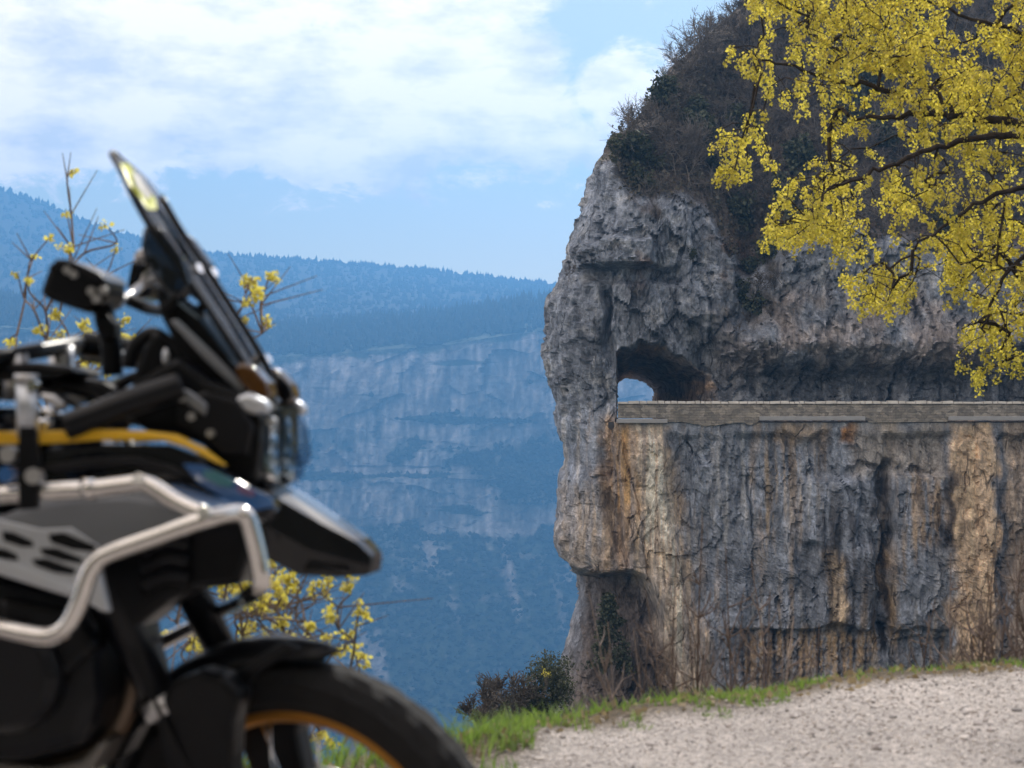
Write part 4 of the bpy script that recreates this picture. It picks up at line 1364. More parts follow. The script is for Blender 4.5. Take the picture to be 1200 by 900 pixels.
    P = np.stack([Xg, Yg, Zg], 2).reshape(-1, 3); P += fbm(P / 2, 4)[:, None] * np.array([.6, .6, .4])
    c = np.array([.13, .11, .09]) * (1 + .5 * fbm(P / .8, 4))[:, None]
    o = mesh_np('rock_spur', P, grid_faces(nr_, nc), attr_mat('spur_rock', nscale=3), attrs={'tint': c})
    tag(o, 'dark rock spur below the bushes at the foot of the headland', 'rock', kind='structure')


# ------------------------------------------------------------------ the big tree in yellow flower
def inside_poly(px, py, poly):
    c = np.zeros(len(px), bool); n = len(poly); j = n - 1
    for i in range(n):
        xi, yi = poly[i]; xj, yj = poly[j]
        m = ((yi > py) != (yj > py)) & (px < (xj - xi) * (py - yi) / (yj - yi + 1e-9) + xi)
        c ^= m; j = i
    return c


def big_tree():
    r = np.random.default_rng(17)
    Y0 = 18.0
    root = empty('flowering_tree', (6.7, 18.4, -7.0)); B = np.array(root.location)
    tag(root, 'large tree with yellow flower tassels on dark limbs reaching in from the upper right', 'tree')
    limbs = [[(1500, 560, .6), (1470, 330, .5), (1400, 205, .2), (1300, 165, 0), (1200, 146, 0), (1140, 139, 0), (1100, 132, .1), (1045, 138, .1), (995, 135, .2)],
             [(1400, 205, .2), (1300, 190, -.3), (1200, 160, -.3), (1145, 162, -.4), (1100, 173, -.4), (1055, 190, -.5), (1015, 206, -.5), (970, 222, -.6)],
             [(1100, 132, .1), (1045, 107, .2), (1010, 96, .2), (970, 92, .3), (920, 76, .3), (880, 62, .3)],
             [(1120, 134, .1), (1085, 97, .4), (1045, 74, .6), (990, 40, .7)],
             [(1400, 205, .2), (1310, 90, .6), (1200, 38, .5), (1140, 22, .6), (1060, -10, .8)],
             [(1300, 190, -.3), (1220, 215, -.9), (1160, 232, -.9), (1110, 262, -1), (1070, 292, -1)],
             [(1300, 190, -.3), (1260, 260, -.3), (1200, 300, -.2), (1165, 350, -.2), (1150, 395, -.2)],
             [(1470, 330, .5), (1520, 150, 1.0), (1500, -100, 1.5), (1450, -300, 1.2)],
             [(1470, 330, .5), (1600, 200, .2), (1750, 80, -.3)], [(1400, 205, .2), (1380, 20, -1.2), (1300, -150, -1.4)]]
    nodes = []; rads = []
    segs = []
    skel = []
    for L in limbs:
        P = [np.array(at(a, b, Y0 + c)) for a, b, c in L]
        skel.append([np.array(v) for v in catmull([Vector(p) for p in P], 5)])
    poly = [(866, 20), (852, 60), (885, 92), (872, 120), (846, 150), (834, 196), (856, 212), (884, 198), (905, 215), (896, 285), (932, 290), (966, 268), (992, 300), (988, 342), (1010, 368), (1062, 352),
            (1082, 330), (1112, 338), (1142, 348), (1166, 362), (1120, 385), (1120, 420), (1150, 444), (1192, 425), (1240, 440), (1330, 400), (1430, 330), (1430, -90), (905, -90)]
    N = 30000
    px = r.uniform(820, 1430, N); py = r.uniform(-90, 450, N)
    Yc = Y0 + .35 + r.normal(size=N) * .7
    n1 = fbm(np.stack([px / 62, py / 62, Yc * .9], 1), 3); n2 = fbm(np.stack([px / 150, py / 120, Yc * .4], 1) + 7, 2)
    ok = inside_poly(px, py, poly) & (n1 + .5 * n2 > .0)
    C1 = np.stack([fx(px, Yc), Yc, fz(py, Yc)], 1)[ok][:2250]
    # rest of the crown, outside the photo
    D = r.normal(size=(9000, 3)); D /= np.linalg.norm(D, axis=1)[:, None]
    Q = D * (r.random((9000, 1)) ** .4) * np.array([4.2, 3.6, 3.6]) + np.array([7.2, 18.2, 4.6])
    qx = 600 + Q[:, 0] / Q[:, 1] * FPX; qy = HZ - (Q[:, 2] - CZ) / Q[:, 1] * FPX
    ok = ((qx > 1430) | (qy < -90)) & (Q[:, 2] > 1.2) & (fbm(Q / .8, 3) > 0.02)
    C2 = Q[ok][:700]
    C = np.concatenate([C1, C2])
    # grow twigs: every tassel hangs from the nearest older twig
    sk = np.concatenate([np.array(s) for s in skel])
    d0 = np.sqrt(((C[:, None, :] - sk[None, ::2, :]) ** 2).sum(2)).min(1)
    C = C[np.argsort(d0)]
    pts = list(sk); par = [-1] * len(sk); A = np.zeros((len(sk) + 3 * len(C), 3)); A[:len(sk)] = sk; n = len(sk)
    cnt = np.zeros(len(A)); parent = np.full(len(A), -1)
    tips = []
    for c in C:
        dd = ((A[:n] - c) ** 2).sum(1)
        j = int(dd.argmin())
        L = sqrt_(dd[j])
        a = A[j]
        if L > .22:
            k = A[j] + (c - A[j]) * .5 + r.normal(size=3) * .05 * L + np.array([0, 0, .10 * L])
            A[n] = k; parent[n] = j; j = n; n += 1
        A[n] = c; parent[n] = j; tips.append(n); n += 1
    for t in tips:
        j = t
        while j >= 0:
            cnt[j] += 1; j = parent[j]
    for i in range(len(sk), n):
        j = parent[i]
        r1 = .0026 + .0012 * cnt[i] ** .62; r0 = r1
        segs.append((A[j] - B, A[i] - B, r0, r1))
    V, F = tubes_np(segs, 4)
    dark = barkmat('dark_limb_bark', (.022, .018, .016), (.055, .045, .04), 14)
    mesh_np('twigs', V, F, dark, root)
    w0 = [.075, .042, .026, .022, .036, .028, .028, .07, .07, .05]
    for k, s in enumerate(skel):
        b = MB(); m = len(s)
        kn = [v - B + r.normal(size=3) * .014 for v in s]
        b.tube(kn, [w0[k] * (1 - .86 * (i / (m - 1)) ** .8) + .006 for i in range(m)], 8)
        b.build('limb', dark, root, smooth=True)
    b = MB()
    tr = catmull([(0, 0, -.6), (.05, .02, 2.5), (.0, .1, 5.5), tuple(skel[0][0] - B), tuple(skel[0][3] - B)], 6)
    b.tube(tr, [.24 - .1 * i / (len(tr) - 1) for i in range(len(tr))], 12)
    b.build('trunk', dark, root, smooth=True)
    # tassels: bunches of hanging flowers at and just below each twig end
    T = A[tips]
    hang = np.concatenate([T + np.array([0, 0, -.03]), T + r.normal(size=T.shape) * np.array([.045, .045, .03]) - [0, 0, .10]])
    V, F = leaf_cloud(r, hang - B, 22, .052, .027, (.9, .9, 1.2), 1.1)
    mesh_np('flowers', V, F, leafmat('tassel_flower', (.33, .30, .025), (.84, .72, .16), .54, (.93, .80, .08)), root)


def sqrt_(v): return float(np.sqrt(v))


def blocker_bank():
    # unseen bank added behind the camera to block sky light and darken reflections
    xs = np.linspace(-34, 40, 120); v = np.linspace(0, 1, 60)
    Xg, Vv = np.meshgrid(xs, v)
    Yg = -4.5 - Vv * 15 + .02 * np.maximum(0, np.abs(Xg) - 14) ** 1.5; Zg = -.2 + Vv ** .85 * 19
    P = np.stack([Xg, Yg, Zg], 2).reshape(-1, 3)
    P += fbm(P / 3, 4)[:, None] * np.array([.5, 1.3, .8])
    c = np.array([.036, .036, .024]) * (1 + .7 * fbm(P / 1.5, 4))[:, None]
    o = mesh_np('blocker_bank', P, grid_faces(60, 120), attr_mat('blocker_bank_dark', nscale=2), attrs={'tint': np.clip(c, .02, 1)})
    tag(o, 'unseen dark bank added behind the lay-by to cut sky light', 'bank', kind='structure')


ground(); blocker_bank(); gravel_stones(); grass(); near_plants(); big_tree()
# ------------------------------------------------------------------ the motorcycle
MC_PSI, MC_LEAN, MC_STEER = radians(8), radians(1), radians(18)
MC_LOC = Vector((-.309, 3.101, 0.0))
MC_R = Matrix.Rotation(-MC_PSI, 3, 'Z') @ Matrix.Rotation(-MC_LEAN, 3, 'X')
RAKE = radians(28)
ST_AX = Vector((-sin(RAKE), 0, cos(RAKE)))
ST_M = Matrix.Rotation(-MC_STEER, 3, ST_AX)
ST_P = Vector((-.06, 0, .35))
bike = empty('motorcycle', MC_LOC); bike.rotation_euler = (-MC_LEAN, 0, -MC_PSI)
tag(bike, 'black adventure motorcycle with silver crash bars and a yellow stripe parked on the gravel', 'motorcycle')


def steer(p): return ST_M @ (Vector(p) - ST_P) + ST_P


def BP(px, py, Yb=0.0, st=False):
    """point of the machine's plane at lateral offset Yb (left positive) seen at a photo pixel"""
    d = MC_R.transposed() @ Vector(((px - 600) / FPX, 1, (HZ - py) / FPX))
    o = MC_R.transposed() @ (Vector((0, 0, CZ)) - MC_LOC)
    if st:
        d = ST_M.transposed() @ d; o = ST_M.transposed() @ (o - ST_P) + ST_P
    t = (Yb - o.y) / d.y
    return o + d * t


K_black = principled('black_plastic', (.005, .0055, .007), .34, spec=.22)
K_gloss = principled('gloss_black_paint', (.006, .007, .010), .14, spec=.3, coat=.35)
K_satin = principled('satin_black_metal', (.008, .0085, .011), .32, spec=.28)
K_bar = principled('brushed_steel', (.66, .64, .62), .13, metal=1.0, var=.12, vscale=25)
K_alu = principled('cast_aluminium', (.52, .52, .53), .36, metal=.9)
K_chrome = principled('chrome', (.85, .85, .86), .08, metal=1.0)
K_grey = principled('grey_shroud_paint', (.21, .225, .25), .38, metal=.5, coat=.2)
K_silver = principled('silver_shroud_paint', (.58, .61, .66), .36, metal=.6)
K_yellow = principled('yellow_paint', (.80, .47, .025), .3, coat=.5)
K_gold = principled('gold_anodised', (.48, .22, .035), .34, metal=.75)
K_rubber = principled('tyre_rubber', (.016, .016, .017), .8, spec=.2, var=.35, vscale=30, bump=.5, bscale=90)
K_blue = principled('blue_decal', (.03, .11, .30), .25, coat=.5)
K_teal = principled('teal_decal', (.06, .20, .23), .3, coat=.4)
K_mauve = principled('mauve_decal', (.17, .10, .19), .3, coat=.4)
K_amber = principled('amber_lens', (.07, .028, .004), .12, coat=.5)
K_lime = principled('lime_patch', (.62, .68, .10), .35)
K_white = principled('white_patch', (.80, .82, .80), .35)
K_seat = principled('seat_vinyl', (.016, .016, .017), .6, bump=.3, bscale=120)
K_red = principled('red_lens', (.35, .01, .01), .15, coat=.5)
K_brz = principled('green_grey_alloy', (.30, .37, .35), .34, metal=.7)


def glassmat(name, tint, clear, rough=.04):
    m, nt, out = material(name)
    g = nt.new('ShaderNodeBsdfPrincipled'); g.inputs['Base Color'].default_value = (*tint, 1); g.inputs['Roughness'].default_value = rough
    g.inputs['Coat Weight'].default_value = .6
    t = nt.new('ShaderNodeBsdfTransparent'); t.inputs[0].default_value = (.62, .70, .76, 1)
    mx = nt.new('ShaderNodeMixShader'); mx.inputs[0].default_value = clear
    nt.put(mx.inputs[1], g); nt.put(mx.inputs[2], t); nt.put(out.inputs['Surface'], mx)
    return m


K_smoke = glassmat('smoked_screen', (.008, .011, .016), .22)
K_clear = glassmat('clear_cover', (.05, .06, .07), .88)


def prism(P, off, mat, name, parent, bevel=.006, st=False, smooth=True):
    """outline P (local points) pushed through by the vector off"""
    P = [Vector(p) for p in P]; off = Vector(off); n = len(P)
    V = P + [p + off for p in P]
    if st: V = [steer(v) for v in V]
    b = MB()
    b.add(V, [tuple(range(n)), tuple(range(2 * n - 1, n - 1, -1))] + [(i, n + i, n + (i + 1) % n, (i + 1) % n) for i in range(n)])
    o = b.build(name, mat, parent, smooth=False, bevel=bevel)
    bm = bmesh.new(); bm.from_mesh(o.data); bmesh.ops.recalc_face_normals(bm, faces=bm.faces); bm.to_mesh(o.data); bm.free()
    if smooth and bevel > 0: o.data.polygons.foreach_set('use_smooth', [p.area < 2e-4 or len(p.vertices) == 4 and min(e for e in [1]) and False for p in o.data.polygons])
    return o


def plate(name, px, Yb, th, mat, parent=None, bevel=.006, sym=False, st=False):
    P = [BP(x, y, Yb, st) for x, y in px]
    o = prism(P, (0, th, 0), mat, name, parent or bike, bevel, st)
    if sym:
        sh_ = sym if sym is not True else 0.0
        prism([Vector((p.x + sh_, -p.y, p.z)) for p in P], (0, -th, 0), mat, name, parent or bike, bevel, st)
    return o


def pipe(name, P, r, mat, parent=None, st=False, k=8, n=12, smooth_path=True):
    P = [Vector(p) for p in P]
    if st: P = [steer(p) for p in P]
    b = MB(); b.tube(catmull(P, k) if smooth_path else P, r, n)
    return b.build(name, mat, parent or bike, smooth=True)


def loft(name, secs, mat, parent=None, sub=1, cap=True, smooth=True):
    n = len(secs[0]); V = []; F = []
    for s in secs: V += [Vector(p) for p in s]
    for i in range(len(secs) - 1):
        for k in range(n): F.append((i * n + k, i * n + (k + 1) % n, (i + 1) * n + (k + 1) % n, (i + 1) * n + k))
    if cap: F += [tuple(range(n - 1, -1, -1)), tuple(range((len(secs) - 1) * n, len(secs) * n))]
    o = mesh_py(name, V, F, mat, parent or bike, smooth)
    bm = bmesh.new(); bm.from_mesh(o.data); bmesh.ops.recalc_face_normals(bm, faces=bm.faces); bm.to_mesh(o.data); bm.free()
    return finish(o, sub=sub)


def lathe_y(prof, n=96, wob=None):
    """profile (radius, y) spun round a wheel's axle -> V, F about the origin"""
    V = []; F = []; m = len(prof)
    for i in range(n):
        a = 2 * pi * i / n
        for j, (r, y) in enumerate(prof):
            rr = r + (wob(i, j) if wob else 0)
            V.append(Vector((rr * cos(a), y, rr * sin(a))))
    for i in range(n):
        for j in range(m):
            F.append((i * m + j, i * m + (j + 1) % m, ((i + 1) % n) * m + (j + 1) % m, ((i + 1) % n) * m + j))
    return V, F


def wheel(name, axle, R, Rr, w, tf, front):
    root = empty(name); root.parent = bike
    ax = Vector(axle)
    def place(V): return [tf(v + ax) for v in V]
    h = w / 2
    prof = [(Rr, -h * .62), (Rr + .02, -h * .92), (Rr + .05, -h), (R - .022, -h * .92), (R - .008, -h * .66), (R, -h * .3), (R, h * .3), (R - .008, h * .66), (R - .022, h * .92), (Rr + .05, h), (Rr + .02, h * .92), (Rr, h * .62)]
    def tread(i, j):
        if j in (5, 6): return -.002 if (i + (j == 6) * 2) % 4 == 0 else 0
        if j in (4, 7): return -.0025 if i % 4 in (1, 2) else .001
        if j in (3, 8): return -.003 if i % 4 in (1, 2) else .002
        return 0
    V, F = lathe_y(prof, 132, tread)
    mesh_py('tyre', place(V), F, K_rubber, root, False)
    prof = [(Rr + .012, -h * .62), (Rr + .006, -h * .66), (Rr - .012, -h * .60), (Rr - .02, -h * .3), (Rr - .022, 0), (Rr - .02, h * .3), (Rr - .012, h * .60), (Rr + .006, h * .66), (Rr + .012, h * .62), (Rr - .008, 0)]
    V, F = lathe_y(prof, 96)
    mesh_py('rim', place(V), F, K_gold, root, True)
    prof = [(.02, -.06), (.055, -.06), (.055, -.045), (.03, -.035), (.03, .035), (.055, .045), (.055, .06), (.02, .06)]
    V, F = lathe_y(prof, 40)
    mesh_py('hub', place(V), F, K_satin, root, True)
    b = MB()
    for k in range(36):
        a0 = 2 * pi * k / 36; s = 1 if k % 2 else -1; a1 = a0 + (.42 if (k // 2) % 2 else -.42)
        p = Vector((.053 * cos(a1), s * .052, .053 * sin(a1))); q = Vector(((Rr - .014) * cos(a0), s * h * .45, (Rr - .014) * sin(a0)))
        b.tube(place([p, q]), .0022, 5)
    b.build('spokes', K_bar, root, smooth=True)
    for y in ((-.072, .072) if front else (-.085,)):
        b = MB(); n = 72; r0, r1 = (.095, .1525) if front else (.085, .1325)
        V = []; F = []
        for i in range(n):
            a = 2 * pi * i / n; wv = .003 * cos(a * 12)
            for rr, yy in ((r0 + wv, y - .0022), (r1 + wv, y - .0022), (r1 + wv, y + .0022), (r0 + wv, y + .0022)): V.append(Vector((rr * cos(a), yy, rr * sin(a))))
        for i in range(n):
            for j in range(4): F.append((i * 4 + j, i * 4 + (j + 1) % 4, ((i + 1) % n) * 4 + (j + 1) % 4, ((i + 1) % n) * 4 + j))
        for k in range(6):
            a = 2 * pi * k / 6
            b.tube([Vector((.05 * cos(a), y, .05 * sin(a))), Vector(((r0 + .006) * cos(a + .3), y, (r0 + .006) * sin(a + .3)))], .006, 6)
        b.V += [tuple(v) for v in V]; o0 = len(b.V) - len(V); b.F += [tuple(i + o0 for i in f) for f in F]
        b.V = [tuple(v) for v in place([Vector(v) for v in b.V])]
        b.build('brake_disc', K_alu, root, smooth=False)
    return root


def fork_and_wheel():
    wheel('front_wheel', (0, 0, .35), .348, .272, .092, steer, True)
    u = Vector((-.47, 0, .88)).normalized()
    for s in (-1, 1):
        foot = Vector((-.03, s * .1, .35)); top = foot + u * .80
        lo = foot + u * .315
        leg = pipe('fork_leg', [lo, top], .0275, K_satin, st=True, smooth_path=False, n=18)
        pipe('fork_tube', [foot - u * .03, lo + u * .02], .0215, K_chrome, leg, st=True, smooth_path=False, n=16)
        pipe('fork_clamp', [lo - u * .004, lo + u * .026], .034, K_alu, leg, st=True, smooth_path=False, n=18)
        pipe('axle_lug', [foot - u * .05, foot + u * .06], .03, K_satin, leg, st=True, smooth_path=False, n=14)
        # brake caliper behind the leg
        c = Vector((-.115, s * .085, .42))
        prism([c + Vector(v) for v in ((-.03, -.02, -.07), (.03, -.02, -.06), (.035, -.02, .05), (-.02, -.02, .07))], (0, .04, 0), K_satin, 'brake_caliper', leg, .008, st=True)
    pipe('axle', [(0, -.12, .35), (0, .12, .35)], .012, K_alu, st=True, smooth_path=False)
    for t, hh in ((.60, .02), (.78, .016)):
        c = Vector((-.03, 0, .35)) + u * t
        f = Vector((u.z, 0, -u.x))
        P = [c + f * a + Vector((0, b, 0)) for a, b in ((-.02, -.145), (.05, -.14), (.06, 0), (.05, .14), (-.02, .145), (-.09, .05), (-.09, -.05))]
        prism([p - u * hh for p in P], u * hh * 2, K_satin, 'triple_clamp', bike, .006, st=True)
    # mudguard hugging the tyre, with its side guards over the fork tubes
    secs = []
    for i in range(15):
        t = i / 14; a = radians(79 + 103 * t)
        R = .380 + .016 * sin(pi * t); w = .030 + .040 * min(1, t * 3.2)
        sec = []
        for q in (-1, -.72, -.3, .3, .72, 1): sec.append((R - .045 * abs(q) ** 2.4 * min(1, .35 + t * 2), w * q))
        sec = sec + [(r_ - .005, y * .95) for r_, y in reversed(sec)]
        secs.append([steer(Vector((r_ * cos(a), y, .35 + r_ * sin(a)))) for r_, y in sec])
    mg = loft('front_mudguard', secs, K_black, sub=1)
    for s in (-1, 1):
        P = [BP(x, y, -.125, True) for x, y in ((196, 800), (232, 786), (262, 794), (280, 815), (271, 850), (268, 905), (285, 985), (262, 1010), (224, 985), (196, 905), (180, 845))]
        prism([Vector((p.x, s * -p.y if s > 0 else p.y, p.z)) for p in P], (0, -s * .05, 0), K_black, 'fork_guard', mg, .012, st=True)
    plate('guard_bracket', [(262, 796), (330, 752), (350, 760), (300, 790), (278, 818)], -.085, .012, K_black, mg, .004, st=True)


def hoses():
    for s in (-1, 1):
        pipe('brake_hose', [(-.13, s * .085, .48), (-.19, s * .10, .60), (-.24, s * .08, .74), (-.30, s * .05, .88), (-.38, s * .03, 1.02)], .0055, K_rubber, st=True)
    pipe('sensor_wire', [(-.06, -.09, .42), (-.14, -.128, .58), (-.20, -.125, .70), (-.27, -.09, .84)], .0035, K_rubber, st=True)
    pipe('throttle_cable', [BP(60, 448, -.08), BP(110, 462, -.06), BP(150, 492, -.08), BP(190, 500, -.10)], .005, K_rubber)
    pipe('throttle_cable', [BP(20, 450, -.12), BP(80, 470, -.11), BP(120, 500, -.10), BP(160, 512, -.09)], .005, K_rubber)


def windscreen():
    near = [(131, 181, -.012), (143, 202, -.056), (158, 234, -.088), (180, 272, -.088), (213, 318, -.080), (250, 372, -.074), (284, 424, -.068), (301, 456, -.058)]
    rows = []
    for x, y, yb in near:
        p = BP(x, y, yb); rows.append((p, -yb))
    N = 13
    out = []
    for i, (p, w) in enumerate(rows):
        r_ = []
        for k in range(N):
            q = -1 + 2 * k / (N - 1)
            bul = (1 - q * q) * w * .24
            r_.append(Vector((p.x + bul * .86, w * q, p.z + bul * .42)))
        out.append(r_)
    V = []; F = []
    nrm = Vector((.86, 0, .42)) * -.004
    for r_ in out: V += r_
    for r_ in out: V += [v + nrm for v in r_]
    m = len(out); off = m * N
    for i in range(m - 1):
        for k in range(N - 1):
            a = i * N + k
            F.append((a, a + 1, a + N + 1, a + N)); F.append((off + a, off + a + N, off + a + N + 1, off + a + 1))
    for k in range(N - 1):
        F.append((k + 1, k, off + k, off + k + 1)); a = (m - 1) * N + k; F.append((a, a + 1, off + a + 1, off + a))
    for i in range(m - 1):
        F.append((i * N, (i + 1) * N, off + (i + 1) * N, off + i * N)); a = i * N + N - 1; F.append((a + N, a, off + a, off + a + N))
    sc = mesh_py('windscreen', V, F, K_smoke, bike, True); finish(sc, sub=1)
    # dark rubber edging along both sides and over the top
    b = MB(); edge = [r_[0] for r_ in reversed(out)] + [r_[k] for r_, k in ((out[0], 6),)] + [r_[-1] for r_ in out]
    b.tube(catmull(edge, 4), .0055, 8); b.build('edging', K_black, sc, smooth=True)
    # centre spine pressed into the screen
    b = MB(); sp_ = [r_[N // 2 - 2] + Vector((.006, 0, .004)) for r_ in out[2:]]
    b.tube(catmull(sp_, 4), .006, 8); b.build('crease', K_gloss, sc, smooth=True)
    # screws
    for i, k in ((4, 3), (6, 4), (4, 9), (6, 8)):
        p = out[i][k]; b = MB(); d = Vector((.86, -.3, .42)).normalized()
        b.tube([p - d * .004, p + d * .006], .0085, 12); b.build('screw', K_chrome, sc, smooth=False)
    # lime patch with a white middle near the top corner
    def on_(px, py, yb): p = BP(px, py, yb); return p
    P = [BP(141, 194, -.04), BP(151, 195, -.03), BP(182, 236, -.06), BP(184, 248, -.074), BP(174, 248, -.088), BP(152, 219, -.070)]
    prism([p + Vector((.003, -.012, .002)) for p in P], (.0008, -.0012, .0004), K_lime, 'screen_patch', sc, 0)
    P = [BP(154, 204, -.042), BP(163, 210, -.042), BP(178, 232, -.066), BP(172, 238, -.078), BP(158, 220, -.062)]
    prism([p + Vector((.005, -.016, .003)) for p in P], (.0008, -.0012, .0004), K_white, 'screen_patch', sc, 0)
    # holder struts and side deflector
    plate('wind_deflector', [(166, 268), (176, 258), (190, 268), (212, 298), (222, 330), (218, 347), (206, 354), (188, 340), (170, 312), (163, 288)], -.092, .03, K_smoke, sc, .008, sym=True)
    plate('screen_bracket', [(198, 376), (206, 373), (250, 415), (290, 456), (284, 464), (242, 424)], -.085, .012, K_grey, sc, .004, sym=-.05)
    plate('screen_holder', [(178, 330), (196, 345), (232, 372), (268, 420), (300, 452), (306, 474), (276, 470), (236, 442), (206, 408), (188, 372)], -.06, .11, K_black, sc, .008)
    plate('screen_arm', [(186, 360), (212, 336), (218, 344), (192, 370)], -.08, .012, K_black, sc, .003, sym=True)
    return sc


def front_fairing():
    # cowl: the dark body between screen, headlight and beak
    cw = plate('front_cowl', [(150, 452), (182, 432), (206, 418), (240, 445), (282, 462), (306, 478), (306, 520), (300, 566), (284, 566), (258, 545), (236, 522), (205, 508), (170, 505), (150, 490)], -.118, .236, K_black, bevel=.014)
    plate('cowl_panel', [(206, 470), (240, 458), (280, 470), (296, 500), (290, 535), (262, 536), (236, 516), (208, 500)], -.132, .016, K_satin, cw, .006, sym=True)
    for x, y, yb in ((213, 466, -.14), (246, 508, -.14), (224, 488, -.135), (317, 494, -.11)):
        p = BP(x, y, yb); b = MB(); b.tube([p, p + Vector((0, .02, 0))], .0065, 14); b.build('bolt', K_alu, cw, smooth=False)
    plate('bracket', [(206, 452), (222, 458), (243, 474), (240, 488), (222, 476), (208, 464)], -.138, .012, K_grey, cw, .004, sym=True)
    plate('cowl_trim', [(274, 466), (290, 459), (312, 470), (316, 482), (298, 487), (280, 480)], -.128, .03, K_silver, cw, .008, sym=True)
    # turn indicators
    for s in (-1, 1):
        P = [BP(x, y, -.10) for x, y in ((274, 430), (282, 424), (297, 430), (312, 448), (316, 464), (306, 472), (292, 462), (279, 446))]
        o = prism([Vector((p.x, p.y * -s, p.z)) for p in P], (0, .05 * -s, 0), K_amber, 'indicator', bike, .012)
        Q = [BP(x, y, -.097) for x, y in ((296, 432), (312, 448), (316, 463), (306, 471), (300, 456))]
        prism([Vector((p.x, p.y * -s, p.z)) for p in Q], (0, .056 * -s, 0), K_black, 'indicator_housing', o, .004)
    # headlight
    hl = plate('headlight', [(276, 486), (296, 486), (304, 512), (306, 545), (300, 566), (284, 566), (272, 530)], -.095, .19, K_satin, bevel=.012)
    c = BP(329, 527, 0)
    N, M_ = 18, 10
    V = []; F = []
    for i in range(M_):
        t = i / (M_ - 1)
        for k in range(N):
            a = 2 * pi * k / N
            e = .7
            cy_, cz_ = abs(cos(a)) ** e * (1 if cos(a) >= 0 else -1), abs(sin(a)) ** e * (1 if sin(a) >= 0 else -1)
            V.append(c + Vector((.034 * cos(t * pi / 2) - .012 - .10 * cz_ * sin(t * pi / 2) * .25, .088 * cy_ * sin(t * pi / 2), .054 * cz_ * sin(t * pi / 2))))
    for i in range(M_ - 1):
        for k in range(N): F.append((i * N + k, i * N + (k + 1) % N, (i + 1) * N + (k + 1) % N, (i + 1) * N + k))
    mesh_py('lens', V, F, K_clear, hl, True)
    for s in (-1, 1):
        for k in range(4):
            zz = -.036 + .024 * k
            p = c + Vector((.0 - .28 * zz * .25, s * .046, zz)); b = MB()
            b.tube([p + Vector((-.02, 0, 0)), p, p + Vector((.008, 0, 0))], [.024, .021, .010], 10); b.build('reflector', K_chrome, hl, smooth=True)
        b = MB(); b.tube([c + Vector((.0, s * .078, -.03)), c + Vector((-.008, s * .08, 0)), c + Vector((-.02, s * .074, .034))], .006, 8); b.build('light_strip', K_brz, hl, smooth=True)
    plate('light_shield', [(321, 474), (326, 476), (340, 504), (344, 535), (340, 548), (336, 530), (331, 504)], -.06, .12, K_clear, hl, .003)
    # beak
    T = [((296, 548), (214, 556, -.118), (262, 602, -.118)), ((318, 558), (266, 568, -.104), (284, 626, -.104)), ((350, 578), (326, 584, -.085), (308, 652, -.088)),
         ((396, 608), (376, 613, -.068), (350, 674, -.070)), ((428, 632), (418, 635, -.050), (396, 677, -.054)), ((441, 645), (434, 650, -.040), (430, 674, -.042)), ((442, 647), (437, 652, -.036), (434, 672, -.038))]
    secs = []
    for r_, s_, b_ in T:
        R = BP(*r_, 0); S_ = BP(*s_); B_ = BP(*b_)
        mS = Vector((S_.x, -S_.y, S_.z)); mB = Vector((B_.x, -B_.y, B_.z))
        secs.append([R, R.lerp(S_, .55) + Vector((0, 0, .004)), S_, S_.lerp(B_, .5) + Vector((0, -.004, 0)), B_, mB, mS.lerp(mB, .5) + Vector((0, .004, 0)), mS, R.lerp(mS, .55) + Vector((0, 0, .004))])
    bk = loft('beak', secs, K_gloss, sub=0, smooth=False)
    plate('decal', [(214, 543), (238, 545), (282, 566), (316, 582), (322, 594), (300, 598), (262, 584), (232, 566)], -.187, .004, K_blue, bk, .001, sym=-.14)
    plate('decal', [(237, 551), (252, 552), (274, 563), (272, 571), (256, 569), (240, 560)], -.189, .003, K_teal, bk, .0008, sym=-.14)
    plate('decal', [(276, 568), (290, 571), (300, 577), (296, 582), (280, 577)], -.189, .003, K_mauve, bk, .0008, sym=-.14)
    p = BP(306, 604, -.1); b = MB(); b.tube([p, p + Vector((0, .02, 0))], .010, 12); b.build('bolt', K_alu, bk)
    plate('beak_underside', [(240, 600), (290, 600), (330, 640), (392, 664), (410, 668), (340, 668), (300, 650), (262, 640)], -.07, .14, K_black, bk, .01)


